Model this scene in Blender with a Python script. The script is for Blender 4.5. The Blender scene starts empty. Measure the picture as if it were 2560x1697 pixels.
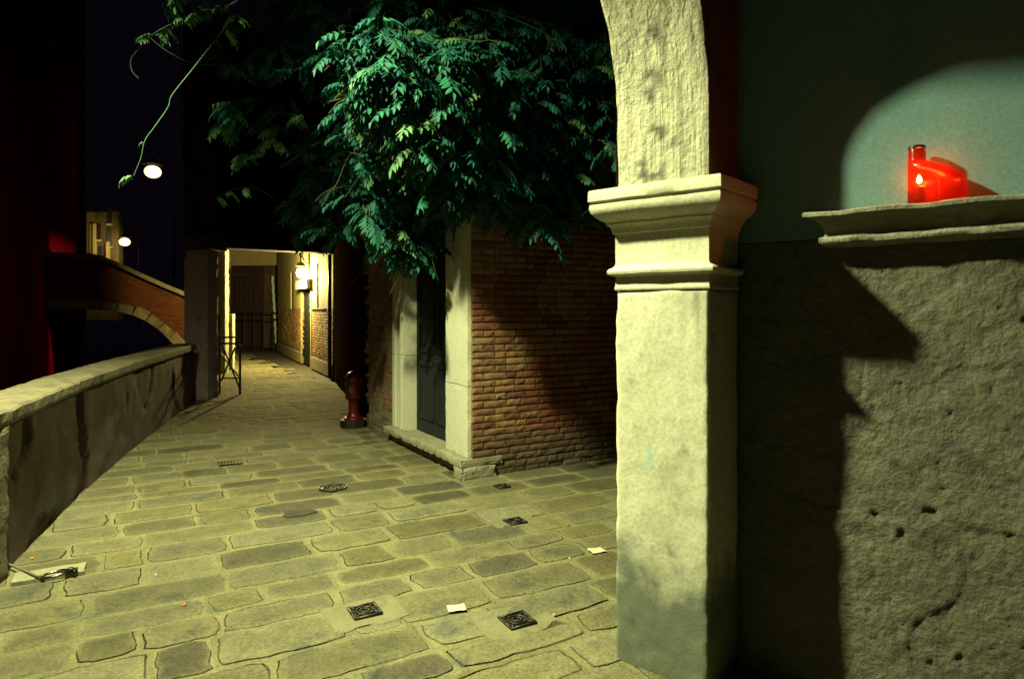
import bpy, bmesh, math, random
from mathutils import Vector, Matrix, noise
random.seed(7)
S = bpy.context.scene
COL = S.collection
F, CX, HY, CAMH = 1670.0, 1280.0, 770.0, 1.6
def P(px, py, Y):                      # a point seen at photo pixel (px, py), Y metres in front of the camera
    return Vector(((px-CX)/F*Y, Y, CAMH-(py-HY)/F*Y))
def G(px, py):                         # the ground point seen at a pixel
    Y = CAMH*F/(py-HY); return Vector(((px-CX)/F*Y, Y, 0))
def pix(p): return CX+F*p[0]/p[1], HY-F*(p[2]-CAMH)/p[1]
fn = lambda v, s=1.0, o=0.0: noise.noise(Vector((v[0]*s+o, v[1]*s-o*.7, v[2]*s+o*.3)))
def lerp(a, b, t): return a+(b-a)*t

# ------------------------------------------------------------------ materials
def N(nt, t, **kw):
    n = nt.nodes.new(t)
    for k, v in kw.items():
        if k in n.inputs: n.inputs[k].default_value = v
        else: setattr(n, k, v)
    return n
def mixc(nt, fac, a, b, mode='MIX'):
    m = nt.nodes.new('ShaderNodeMix'); m.data_type = 'RGBA'; m.blend_type = mode
    for i, x in ((0, fac), (6, a), (7, b)):
        if hasattr(x, 'links'): nt.links.new(x, m.inputs[i])
        else: m.inputs[i].default_value = (x if i == 0 else (*x, 1))
    return m.outputs[2]
def ramp(nt, src, p0, p1, c0=0., c1=1.):
    r = nt.nodes.new('ShaderNodeMapRange'); r.inputs[1].default_value = p0; r.inputs[2].default_value = p1
    r.inputs[3].default_value = c0; r.inputs[4].default_value = c1; nt.links.new(src, r.inputs[0]); return r.outputs[0]
ALB = .52
def mat(name, c1, c2, c3=None, scale=4., rough=.85, bump=.4, bdist=.01, fine=60., stretch=(1, 1, 1), attr=None,
        pits=0., c3t=(.55, .68), detail=8., spec=.3, metal=0., cracks=0., crack_scale=2.0, fr=(.74, 1.16)):
    c1, c2, c3 = [tuple(x*ALB for x in c) if c else None for c in (c1, c2, c3)]
    m = bpy.data.materials.new(name); m.use_nodes = True; nt = m.node_tree
    b = nt.nodes['Principled BSDF']; b.inputs['Roughness'].default_value = rough; b.inputs['Metallic'].default_value = metal
    b.inputs['Specular IOR Level'].default_value = spec
    tc = N(nt, 'ShaderNodeTexCoord'); mp = N(nt, 'ShaderNodeMapping'); mp.inputs['Scale'].default_value = stretch
    nt.links.new(tc.outputs['Object'], mp.inputs[0]); V = mp.outputs[0]
    n1 = N(nt, 'ShaderNodeTexNoise', Scale=scale, Detail=detail, Roughness=.62); nt.links.new(V, n1.inputs['Vector'])
    col = mixc(nt, ramp(nt, n1.outputs[0], .35, .65), c1, c2)
    if c3:
        n2 = N(nt, 'ShaderNodeTexNoise', Scale=scale*.7, Detail=10., Roughness=.7, Distortion=.4)
        o = N(nt, 'ShaderNodeMapping'); o.inputs['Location'].default_value = (3.7, 1.3, 9.1); nt.links.new(V, o.inputs[0])
        nt.links.new(o.outputs[0], n2.inputs['Vector'])
        col = mixc(nt, ramp(nt, n2.outputs[0], *c3t), col, c3)
    nf = N(nt, 'ShaderNodeTexNoise', Scale=fine, Detail=6., Roughness=.7); nt.links.new(tc.outputs['Object'], nf.inputs['Vector'])
    col = mixc(nt, 1., col, mixc(nt, ramp(nt, nf.outputs[0], .3, .7), (fr[0],)*3, (fr[1],)*3), 'MULTIPLY')
    if attr:
        a = N(nt, 'ShaderNodeVertexColor'); a.layer_name = attr
        col = mixc(nt, 1., col, a.outputs[0], 'MULTIPLY')
    h = nf.outputs[0]
    add = nt.nodes.new('ShaderNodeMath'); add.operation = 'MULTIPLY_ADD'; add.inputs[1].default_value = 2.
    nt.links.new(n1.outputs[0], add.inputs[0]); nt.links.new(h, add.inputs[2]); h = add.outputs[0]
    if pits:
        vo = N(nt, 'ShaderNodeTexVoronoi', Scale=fine*.5); nt.links.new(tc.outputs['Object'], vo.inputs['Vector'])
        a2 = nt.nodes.new('ShaderNodeMath'); a2.operation = 'MULTIPLY_ADD'; a2.inputs[1].default_value = pits
        nt.links.new(ramp(nt, vo.outputs[0], 0, .35), a2.inputs[0]); nt.links.new(h, a2.inputs[2]); h = a2.outputs[0]
    if cracks:
        dn = N(nt, 'ShaderNodeTexNoise', Scale=crack_scale*2, Detail=5.); nt.links.new(V, dn.inputs['Vector'])
        vm = nt.nodes.new('ShaderNodeVectorMath'); vm.operation = 'MULTIPLY_ADD'; vm.inputs[1].default_value = (.35,)*3
        nt.links.new(dn.outputs['Color'], vm.inputs[0]); nt.links.new(V, vm.inputs[2])
        vo = N(nt, 'ShaderNodeTexVoronoi', Scale=crack_scale); vo.feature = 'DISTANCE_TO_EDGE'; nt.links.new(vm.outputs[0], vo.inputs['Vector'])
        cr = ramp(nt, vo.outputs[0], 0, .025)
        a2 = nt.nodes.new('ShaderNodeMath'); a2.operation = 'MULTIPLY_ADD'; a2.inputs[1].default_value = cracks
        nt.links.new(cr, a2.inputs[0]); nt.links.new(h, a2.inputs[2]); h = a2.outputs[0]
    bp = N(nt, 'ShaderNodeBump', Strength=bump, Distance=bdist); nt.links.new(h, bp.inputs['Height'])
    nt.links.new(bp.outputs[0], b.inputs['Normal']); nt.links.new(col, b.inputs['Base Color'])
    m['col'] = 1
    return m
def emis(name, c, s):
    m = bpy.data.materials.new(name); m.use_nodes = True; nt = m.node_tree
    b = nt.nodes['Principled BSDF']; b.inputs['Base Color'].default_value = (*c, 1)
    b.inputs['Emission Color'].default_value = (*c, 1); b.inputs['Emission Strength'].default_value = s
    lw_ = N(nt, 'ShaderNodeLayerWeight', Blend=.35)      # glow coloured dimmer and more orange at the rim, imitating lens bloom
    nt.links.new(mixc(nt, ramp(nt, lw_.outputs['Facing'], .25, .9), c, (c[0]*.16, c[1]*.05, c[2]*.02)), b.inputs['Emission Color'])
    return m

M = {}
M['istrian'] = mat('pale_stone', (.78, .78, .58), (.70, .71, .50), (.58, .58, .42), scale=5, fine=55, bump=.3, bdist=.007, c3t=(.56, .74), stretch=(1, 1, .55))
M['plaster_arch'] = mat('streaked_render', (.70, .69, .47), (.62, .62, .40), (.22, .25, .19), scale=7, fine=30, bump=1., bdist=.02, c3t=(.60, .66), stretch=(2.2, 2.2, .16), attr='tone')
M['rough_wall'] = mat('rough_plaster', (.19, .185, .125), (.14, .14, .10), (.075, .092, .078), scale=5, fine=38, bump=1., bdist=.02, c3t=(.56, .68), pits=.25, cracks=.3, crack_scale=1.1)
M['teal_wall'] = mat('painted_plaster', (.17, .33, .33), (.14, .29, .29), None, scale=2.5, fine=90, bump=.12, bdist=.004)
M['ledge'] = mat('weathered_ledge_stone', (.40, .41, .30), (.26, .28, .20), (.13, .14, .11), scale=6, fine=35, bump=.8, bdist=.015, stretch=(.7, .7, 2.2))
M['paving'] = mat('paving_stone', (.190, .178, .092), (.145, .14, .075), (.10, .108, .070), scale=7., fine=60, bump=.9, bdist=.008, attr='tone', c3t=(.54, .66), pits=.5, rough=.85, spec=.15, fr=(.55, 1.3))
M['brick'] = mat('old_brick', (.34, .165, .080), (.24, .10, .052), (.29, .24, .14), scale=11, fine=70, bump=.6, bdist=.006, attr='tone', c3t=(.56, .70))
M['mortar'] = mat('lime_mortar', (.28, .245, .155), (.15, .13, .085), None, scale=12, fine=70, bump=.6, bdist=.008)
M['jamb'] = mat('door_stone', (.70, .70, .52), (.62, .63, .46), (.45, .44, .28), scale=6, fine=60, bump=.25, bdist=.006, stretch=(1.6, 1.6, .35), c3t=(.6, .75))
M['step'] = mat('step_stone', (.36, .345, .22), (.27, .26, .165), (.15, .145, .10), scale=6, fine=50, bump=.5, bdist=.01)
M['surround'] = mat('pale_worn_slab', (.235, .22, .115), (.18, .17, .09), (.12, .115, .065), scale=5, fine=80, bump=.5, bdist=.006)
M['door'] = mat('dark_green_paint', (.009, .016, .015), (.007, .013, .012), None, scale=8, fine=90, rough=.7, bump=.2, bdist=.003)
M['parapet'] = mat('damp_render', (.125, .075, .058), (.08, .045, .038), (.03, .025, .024), scale=3.5, fine=40, bump=.9, bdist=.02, stretch=(1, 1, .45), c3t=(.50, .62))
M['expbrick'] = mat('exposed_brick', (.22, .07, .04), (.14, .04, .025), None, scale=9, fine=60, bump=.7, bdist=.01)
M['coping'] = mat('coping_stone', (.18, .15, .088), (.25, .22, .125), (.10, .09, .055), scale=5, fine=45, bump=.8, bdist=.015, c3t=(.5, .66))
M['darkwall'] = mat('dark_old_render', (.05, .03, .026), (.03, .017, .017), (.06, .046, .036), spec=0., rough=1., scale=2.5, fine=30, bump=.8, bdist=.02)
M['haze_red'] = mat('haze_red_render', (.20, .0018, .020), (.14, .0012, .014), None, scale=1.2, fine=12, bump=.2, bdist=.01, spec=0., rough=1.)  # red stands in for a light-leak haze; one far window shares it
M['yplaster'] = mat('yellow_render', (.52, .45, .18), (.46, .39, .15), (.34, .28, .11), scale=3, fine=30, bump=.3, bdist=.01, c3t=(.58, .75))
M['beige'] = mat('beige_render', (.38, .31, .17), (.32, .26, .14), None, scale=3, fine=30, bump=.3, bdist=.01)
M['black'] = mat('black_iron', (.012, .011, .012), (.02, .018, .018), None, scale=20, fine=90, rough=.45, bump=.2, bdist=.002, spec=.5)
M['iron'] = mat('cast_iron', (.035, .032, .028), (.06, .052, .04), None, scale=25, fine=120, rough=.42, bump=.4, bdist=.003, metal=.6)
M['steel'] = mat('worn_steel', (.45, .43, .38), (.2, .17, .13), None, scale=30, fine=120, rough=.25, bump=.3, bdist=.002, metal=1.)
M['redpaint'] = mat('red_hydrant_paint', (.24, .012, .007), (.16, .008, .005), (.07, .014, .01), scale=12, fine=60, rough=.35, bump=.2, bdist=.003, spec=.5)
M['wood'] = mat('dark_wood', (.03, .022, .018), (.02, .014, .012), None, scale=3, fine=30, stretch=(1, 8, 8), bump=.4)
M['white'] = mat('white_chalk', (.5, .5, .42), (.42, .42, .36), None)
M['paper'] = mat('off_white_paper', (.70, .68, .50), (.64, .62, .44), None, scale=10, bump=.1, bdist=.001)
M['orange'] = mat('orange_peel', (.6, .24, .03), (.5, .18, .02), None)
M['stem'] = mat('vine_stem', (.16, .15, .07), (.10, .085, .045), None, scale=20, fine=80)
M['bstem'] = mat('young_vine_shoot', (.05, .13, .07), (.035, .10, .055), None, scale=20, fine=80)
M['dimmed_iron'] = mat('dimmed_black_iron', (.004, .004, .005), (.006, .005, .006), None, rough=.9, spec=.1)  # iron coloured darker so the lamps' own light hardly shows on it
M['soil'] = mat('dark_joint_dirt', (.05, .045, .03), (.035, .03, .022), None, scale=10)

def leafmat():
    m = bpy.data.materials.new('vine_leaf'); m.use_nodes = True; nt = m.node_tree
    b = nt.nodes['Principled BSDF']; a = N(nt, 'ShaderNodeVertexColor'); a.layer_name = 'tone'
    b.inputs['Roughness'].default_value = .6; b.inputs['Specular IOR Level'].default_value = .12
    nt.links.new(a.outputs[0], b.inputs['Base Color'])
    tr = N(nt, 'ShaderNodeBsdfTranslucent'); nt.links.new(a.outputs[0], tr.inputs[0])
    mx = N(nt, 'ShaderNodeMixShader'); mx.inputs[0].default_value = .25
    nt.links.new(b.outputs[0], mx.inputs[1]); nt.links.new(tr.outputs[0], mx.inputs[2])
    nt.links.new(mx.outputs[0], nt.nodes['Material Output'].inputs[0]); return m
M['leaf'] = leafmat()
def redglass():
    m = bpy.data.materials.new('red_candle_glass'); m.use_nodes = True; nt = m.node_tree
    b = nt.nodes['Principled BSDF']; b.inputs['Base Color'].default_value = (.25, .012, .004, 1); b.inputs['Roughness'].default_value = .18
    tl = N(nt, 'ShaderNodeBsdfTranslucent'); tl.inputs[0].default_value = (.10, .006, .001, 1)
    tp = N(nt, 'ShaderNodeBsdfTransparent'); tp.inputs[0].default_value = (1, .20, .07, 1)
    m1 = N(nt, 'ShaderNodeMixShader'); m1.inputs[0].default_value = .35
    m2 = N(nt, 'ShaderNodeMixShader'); m2.inputs[0].default_value = .62
    nt.links.new(b.outputs[0], m1.inputs[1]); nt.links.new(tl.outputs[0], m1.inputs[2])
    nt.links.new(m1.outputs[0], m2.inputs[1]); nt.links.new(tp.outputs[0], m2.inputs[2])
    nt.links.new(m2.outputs[0], nt.nodes['Material Output'].inputs[0]); return m
M['redglass'] = redglass()

# ------------------------------------------------------------------ mesh helpers
class MB:
    def __init__(s): s.v = []; s.f = []; s.c = []
    def add(s, vs, fs, c=None):
        n = len(s.v); s.v += [tuple(x) for x in vs]; s.f += [tuple(i+n for i in f) for f in fs]
        s.c += [c or (1, 1, 1)]*len(vs)
    def box(s, cen, size, ax=(1, 0, 0), ay=(0, 1, 0), az=(0, 0, 1), c=None, jit=0.):
        cen = Vector(cen); ax, ay, az = Vector(ax).normalized(), Vector(ay).normalized(), Vector(az).normalized(); vs = []
        for k in (-1, 1):
            for j in (-1, 1):
                for i in (-1, 1):
                    vs.append(cen+ax*size[0]/2*i+ay*size[1]/2*j+az*size[2]/2*k+Vector([random.uniform(-jit, jit) for _ in range(3)]))
        s.add(vs, [(0, 2, 3, 1), (4, 5, 7, 6), (0, 1, 5, 4), (2, 6, 7, 3), (0, 4, 6, 2), (1, 3, 7, 5)], c)
    def tube(s, pts, r, k=6, c=None):
        pts = [Vector(p) for p in pts]; rings = []; vs = []
        for i, p in enumerate(pts):
            d = (pts[min(i+1, len(pts)-1)]-pts[max(i-1, 0)]).normalized()
            a = d.orthogonal().normalized() if i == 0 else (a-d*a.dot(d)).normalized()
            b = d.cross(a); rr = r[i] if isinstance(r, (list, tuple)) else r
            for j in range(k):
                t = 2*math.pi*j/k; vs.append(p+a*math.cos(t)*rr+b*math.sin(t)*rr)
        fs = [(i*k+j, i*k+(j+1) % k, (i+1)*k+(j+1) % k, (i+1)*k+j) for i in range(len(pts)-1) for j in range(k)]
        fs += [tuple(range(k))[::-1], tuple((len(pts)-1)*k+j for j in range(k))]
        s.add(vs, fs, c)
    def lathe(s, cen, prof, k=24, c=None):
        vs = []; cen = Vector(cen)
        for r, z in prof:
            for j in range(k):
                t = 2*math.pi*j/k; vs.append(cen+Vector((r*math.cos(t), r*math.sin(t), z)))
        n = len(prof)
        fs = [(i*k+j, i*k+(j+1) % k, (i+1)*k+(j+1) % k, (i+1)*k+j) for i in range(n-1) for j in range(k)]
        fs += [tuple(range(k))[::-1], tuple((n-1)*k+j for j in range(k))]
        s.add(vs, fs, c)
    def prism(s, poly, off, c=None):       # poly: 3D loop, off: extrusion vector
        n = len(poly); poly = [Vector(p) for p in poly]; off = Vector(off)
        s.add(poly+[p+off for p in poly], [tuple(range(n)), tuple(range(2*n-1, n-1, -1))]+[(i, i+n, (i+1) % n+n, (i+1) % n) for i in range(n)], c)
    def build(s, name, m, parent=None, smooth=False, bevel=0., fixn=True):
        me = bpy.data.meshes.new(name); me.from_pydata(s.v, [], s.f); me.update()
        if fixn and len(s.v) < 60000:
            bm = bmesh.new(); bm.from_mesh(me); bmesh.ops.recalc_face_normals(bm, faces=bm.faces); bm.to_mesh(me); bm.free()
        ca = me.color_attributes.new('tone', 'FLOAT_COLOR', 'POINT')
        flat = []
        for c in s.c: flat += [c[0], c[1], c[2], 1.]
        ca.data.foreach_set('color', flat)
        o = bpy.data.objects.new(name, me); COL.objects.link(o); me.materials.append(M[m] if isinstance(m, str) else m)
        if smooth: me.polygons.foreach_set('use_smooth', [True]*len(me.polygons))
        if bevel:
            b = o.modifiers.new('bevel', 'BEVEL'); b.width = bevel; b.segments = 2; b.limit_method = 'ANGLE'
        if parent:
            o.parent = parent; o.matrix_parent_inverse = Matrix.Translation(parent.location).inverted()
        return o
def tag(o, label=None, cat=None, group=None, kind=None):
    for k, v in (('label', label), ('category', cat), ('group', group), ('kind', kind)):
        if v: o[k] = v
    return o
def thing(name, loc, label, cat, group=None):
    o = bpy.data.objects.new(name, None); COL.objects.link(o); o.location = loc; o.empty_display_size = .2
    return tag(o, label, cat, group)
def rough_box(mb, org, ex, ey, ez, size, step, amp=.006, chip=.02, fs=6., seed=0., c=None):
    """box from corner org along three axes, surface gridded, worn faces and chipped arrises"""
    org, ex, ey, ez = Vector(org), Vector(ex), Vector(ey), Vector(ez)
    n = [max(1, round(size[i]/(step[i] if isinstance(step, (tuple, list)) else step))) for i in range(3)]
    idx = {}; vs = []; fs_ = []; cen = org+ex*size[0]/2+ey*size[1]/2+ez*size[2]/2
    def vid(i, j, k):
        key = (i, j, k)
        if key in idx: return idx[key]
        u, v, w = i/n[0], j/n[1], k/n[2]
        p = org+ex*u*size[0]+ey*v*size[1]+ez*w*size[2]
        on = [(-1 if q == 0 else 1 if q == n[a] else 0) for a, q in enumerate((i, j, k))]
        d = ex*on[0]+ey*on[1]+ez*on[2]
        e = fn(p, fs, seed)*amp+fn(p, fs*3.3, seed+5)*amp*.5
        p = p+d.normalized()*e if d.length > 0 else p
        if sum(abs(x) for x in on) >= 2:
            cz = .25*chip+max(0, fn(p, 11, seed+9)+.05)*chip*1.6+max(0, fn(p, 3, seed+3)-.25)*chip*4
            p = p-d.normalized()*cz
        idx[key] = len(vs); vs.append(p); return idx[key]
    for a, b_, cc in ((0, 1, 2), (1, 2, 0), (2, 0, 1)):
        for side in (0, n[cc]):
            for i in range(n[a]):
                for j in range(n[b_]):
                    q = []
                    for di, dj in ((0, 0), (1, 0), (1, 1), (0, 1)):
                        t = [0, 0, 0]; t[a] = i+di; t[b_] = j+dj; t[cc] = side; q.append(vid(*t))
                    fs_.append(tuple(q if side else q[::-1]))
    mb.add(vs, fs_, c)
def sweep_profile(mb, prof, path, up=Vector((0, 0, 1)), out=None, cap=True, wob=0., seed=0):
    """prof: [(q outwards, z)], path: [(point, outward dir incl. mitre scale)]"""
    vs = []; n = len(prof)
    for p, d in path:
        for q, z in prof:
            w = fn(p+d*q+up*z, 9, seed)*wob
            vs.append(p+d*(q+w)+up*(z+w*.5))
    fs = [(i*n+j, i*n+j+1, (i+1)*n+j+1, (i+1)*n+j) for i in range(len(path)-1) for j in range(n-1)]
    if cap: fs += [tuple(range(n)), tuple((len(path)-1)*n+j for j in range(n))[::-1]]
    mb.add(vs, fs)
Z3 = Vector((0, 0, 1))

# ------------------------------------------------------------------ camera, world
cam = bpy.data.objects.new('camera', bpy.data.cameras.new('camera')); COL.objects.link(cam); S.camera = cam
cam.location = (0, 0, CAMH); cam.rotation_euler = (math.pi/2, 0, 0)
cam.data.sensor_width = 36; cam.data.lens = F/2560*36; cam.data.shift_y = -(848.5-HY)/2560
cam.data.clip_end = 400; cam.data.clip_start = .05
cam.data.dof.use_dof = True; cam.data.dof.focus_distance = 5.2; cam.data.dof.aperture_fstop = 2.8
w = bpy.data.worlds.new('World'); S.world = w; w.use_nodes = True
bg = w.node_tree.nodes['Background']; bg.inputs[0].default_value = (.5, .32, .72, 1); bg.inputs[1].default_value = .0036
S.view_settings.view_transform = 'Standard'; S.view_settings.look = 'None'; S.view_settings.exposure = 0; S.view_settings.gamma = 1
S.cycles.max_bounces = 6; S.cycles.diffuse_bounces = 1; S.cycles.use_denoising = True; S.cycles.sample_clamp_indirect = 3.

# ------------------------------------------------------------------ the paved street
A2 = Vector((.875, .484, 0)); B2 = Vector((-.484, .875, 0))
par = [Vector(p) for p in ((-2.05, .9, 0), (-2.72, 3.0, 0), (-3.07, 4.05, 0), (-3.72, 5.77, 0), (-4.38, 7.83, 0), (-5.0, 10.0, 0), (-5.36, 11.25, 0))]
def parx(y):
    pts = par+[Vector((-7.1, 16, 0)), Vector((-10.9, 25.4, 0)), Vector((-14, 33, 0))]
    if y <= pts[0].y: return pts[0].x+(pts[0].y-y)*.3
    for a, b in zip(pts, pts[1:]):
        if a.y <= y <= b.y: return lerp(a.x, b.x, (y-a.y)/(b.y-a.y))
    return pts[-1].x
def paving():
    rnd = random.Random(11)
    fine, coarse = MB(), MB()
    b = -8.5
    row = 0
    while b < 32:
        hgt = rnd.uniform(.23, .38) if b > 0 else rnd.uniform(.32, .42)
        a = -14+rnd.uniform(0, .6)
        while a < 13:
            wd = rnd.uniform(.36, .72)*(1 if rnd.random() > .25 else .65)
            c = A2*(a+wd/2)+B2*(b+hgt/2)
            ok = c.y > -2.2 and c.x > parx(c.y)-.45 and c.y < 27 and c.x < 6.2
            if ok and c.y > 7.0:
                inside = (c-Vector((-.375, 6.26, 0))); ok = not (inside.dot(Vector((.864, .503, 0))) > .8 and inside.dot(Vector((-.51, .86, 0))) > .5)
            if ok:
                near = -1 < c.y < 9
                slab(fine if near else coarse, a, b, wd, hgt, rnd, near)
            a += wd
        b += hgt; row += 1
    mb = fine; n = len(mb.v); mb.v += coarse.v; mb.f += [tuple(i+n for i in f) for f in coarse.f]; mb.c += coarse.c
    tag(mb.build('street_paving', 'paving', fixn=False), kind='structure')
def slab(mb, a, b, wd, hg, rnd, near):
    jm = rnd.uniform(.007, .019); tone = rnd.uniform(.72, 1.15)
    tint = rnd.random(); pc_ = A2*a+B2*b; tone *= 1+.45*fn(pc_, .9, 2)+.2*fn(pc_, 2.5, 6)
    st = (tone*(1.0+.06*tint), tone, tone*(.85+.3*(1-tint)))
    if rnd.random() < .12: st = tuple(x*.66 for x in st[:2])+(tone*.78,)
    mo = 1.35+rnd.uniform(-.15, .2)
    mort = (mo, mo*1.0, mo*.95)
    per = 8 if near else 1
    cor = [(0, 0), (1, 0), (1, 1), (0, 1)]
    def ring(inset, z, wob, skew, rnding):
        out = []
        for k in range(4):
            (x0, y0), (x1, y1) = cor[k], cor[(k+1) % 4]
            m = per*(2 if k % 2 == 0 else 1)
            for i in range(m):
                t = i/m; u, v = lerp(x0, x1, t), lerp(y0, y1, t)
                x = inset+(wd-2*inset)*u; y = inset+(hg-2*inset)*v
                if inset > 0:
                    x += skew[k][0]*(1-t)+skew[(k+1) % 4][0]*t; y += skew[k][1]*(1-t)+skew[(k+1) % 4][1]*t
                    # round the corners
                    cxn, cyn = wd/2, hg/2
                    cd = min(t, 1-t)*m/ max(per, 1)
                    cd = max(0, 1-cd*2.2)
                    x += (cxn-x)/cxn*rnding*cd*.5; y += (cyn-y)/cyn*rnding*cd
                    p = A2*(a+x)+B2*(b+y)
                    x += fn(p, 9)*wob+fn(p, 31)*wob*.35; y += (fn(p+Vector((5, 5, 0)), 9)+fn(p, 33, 8)*.4)*wob*.8
                p = A2*(a+x)+B2*(b+y); p.z = z
                out.append(p)
        return out
    sk = [(rnd.uniform(-.008, .014), rnd.uniform(-.008, .014)) for _ in range(4)]
    sk = [(sk[0][0], sk[0][1]), (-sk[1][0], sk[1][1]), (-sk[2][0], -sk[2][1]), (sk[3][0], -sk[3][1])]
    tilt = rnd.uniform(-.004, .004); dz = rnd.uniform(-.002, .003)
    gw = rnd.choice([.0, .002, .0035, .0055])
    spec = [(0, 0, 0, 0, mort), (jm, .0005, .02, .02, mort)]
    if near: spec += [(jm+.002, -.016 if gw else .0, .02, .02, (.45, .42, .36) if gw else mort), (jm+.002+gw, -.016 if gw else .001, .02, .02, (.42, .39, .33) if gw else mort)]
    spec += [(jm+.005+gw, .0015+dz, .02, .02, tuple(x*.6+mo*.42 for x in st)), (jm+.024+gw, .0035+dz, .03, .02, tuple(x*1.05 for x in st))]
    if near: spec += [(min(jm+.075, hg*.30), .0045+dz, .06, .03, tuple(x*.90 for x in st))]
    vs = []; cs = []
    for ins, z, wob, rd, c in spec:
        r = ring(ins, z, wob if near else 0, sk, rd if ins > 0 else 0)
        for p in r:
            if z < -.01: p.z = -.014*max(0, min(1, .15+fn(p, 2.6, 31)*2.6+fn(p, 11, 3)))-.0004
            if ins > jm+.006: p.z += tilt*(p.x-A2.x*a)*.3 % .002+fn(p, 5)*.002
        vs.append(r); cs.append(c)
    n = len(vs[0]); base = len(mb.v)
    for r, c in zip(vs, cs):
        mb.v += [tuple(p) for p in r]; mb.c += [c]*n
    for i in range(len(vs)-1):
        for j in range(n):
            mb.f.append((base+i*n+j, base+i*n+(j+1) % n, base+(i+1)*n+(j+1) % n, base+(i+1)*n+j))
    cc = sum(vs[-1], Vector())/n; cc.z += .0015
    mb.v.append(tuple(cc)); mb.c.append(cs[-1]); ci = len(mb.v)-1
    for j in range(n): mb.f.append((base+(len(vs)-1)*n+j, base+(len(vs)-1)*n+(j+1) % n, ci))
paving()
g = MB()
g.prism([(-2.3, -6, -.05), (40, -6, -.05), (40, 60, -.05), (-20, 60, -.05), (-11.2, 25.4, -.05), (-7.3, 16, -.05), (-5.5, 11.3, -.05), (-4.55, 7.83, -.05), (-3.9, 5.77, -.05), (-2.9, 3, -.05)], (0, 0, -3))
tag(g.build('ground', 'soil'), kind='structure')
wm = bpy.data.materials.new('canal_water'); wm.use_nodes = True; nt = wm.node_tree
pb = nt.nodes['Principled BSDF']; pb.inputs['Base Color'].default_value = (.006, .004, .006, 1); pb.inputs['Roughness'].default_value = .12
tn = N(nt, 'ShaderNodeTexNoise', Scale=3., Detail=4.); bp = N(nt, 'ShaderNodeBump', Strength=.4, Distance=.05)
nt.links.new(tn.outputs[0], bp.inputs['Height']); nt.links.new(bp.outputs[0], pb.inputs['Normal'])
g = MB(); g.box((-30, 25, -1.6), (60, 90, .2)); tag(g.build('canal_water', wm), kind='structure')

# ------------------------------------------------------------------ portico: pillar, capital, arch, side wall
n2 = Vector((-.652, -.758, 0)); t2 = Vector((.758, -.652, 0)); Cn = Vector((.813, 2.76, 0)); Cl = Cn-t2*.446
port = thing('portico', (Cn.x, Cn.y, 0), 'stone pillar, moulded capital and plastered arch with the rough side wall on the right', 'portico')
mb = MB(); rough_box(mb, Cl-Z3*.02, t2, -n2, Z3, (.446, .31, 1.70), .016, amp=.004, chip=.008, seed=2)
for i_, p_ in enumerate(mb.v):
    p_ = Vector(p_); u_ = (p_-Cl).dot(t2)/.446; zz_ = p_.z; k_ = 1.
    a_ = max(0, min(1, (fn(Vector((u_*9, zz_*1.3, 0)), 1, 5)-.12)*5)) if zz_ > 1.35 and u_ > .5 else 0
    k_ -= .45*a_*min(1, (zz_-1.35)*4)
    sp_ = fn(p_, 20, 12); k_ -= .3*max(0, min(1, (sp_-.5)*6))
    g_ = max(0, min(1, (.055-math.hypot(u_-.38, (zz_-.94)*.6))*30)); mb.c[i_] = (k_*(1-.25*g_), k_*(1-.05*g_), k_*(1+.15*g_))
pil = mb.build('pillar', 'pstone' if 'pstone' in M else 'istrian', port, smooth=True)
# stained lower part of the pillar: damp grey-green stone, a real stain of the stone
ps = M['istrian'].copy(); ps.name = 'pillar_stone'; nt = ps.node_tree; b = nt.nodes['Principled BSDF']
src = b.inputs['Base Color'].links[0].from_socket
tc = N(nt, 'ShaderNodeTexCoord'); sx = N(nt, 'ShaderNodeSeparateXYZ'); nt.links.new(tc.outputs['Object'], sx.inputs[0])
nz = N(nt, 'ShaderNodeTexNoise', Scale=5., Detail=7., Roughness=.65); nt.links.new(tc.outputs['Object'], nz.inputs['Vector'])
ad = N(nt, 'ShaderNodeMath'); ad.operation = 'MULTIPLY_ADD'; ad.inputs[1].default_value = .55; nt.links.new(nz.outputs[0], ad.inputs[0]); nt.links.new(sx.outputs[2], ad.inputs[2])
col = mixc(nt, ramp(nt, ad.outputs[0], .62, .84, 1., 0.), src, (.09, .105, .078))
nz2 = N(nt, 'ShaderNodeTexNoise', Scale=4., Detail=8., Roughness=.7)
mp2 = N(nt, 'ShaderNodeMapping'); mp2.inputs['Location'].default_value = (7.3, 2.2, 1.5); nt.links.new(tc.outputs['Object'], mp2.inputs[0]); nt.links.new(mp2.outputs[0], nz2.inputs['Vector'])
col = mixc(nt, ramp(nt, nz2.outputs[0], .52, .74, 0., .4), col, (.24, .225, .12))
at_ = N(nt, 'ShaderNodeVertexColor'); at_.layer_name = 'tone'; col = mixc(nt, 1., col, at_.outputs[0], 'MULTIPLY')
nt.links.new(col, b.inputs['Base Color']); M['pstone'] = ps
pil.data.materials[0] = ps
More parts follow.
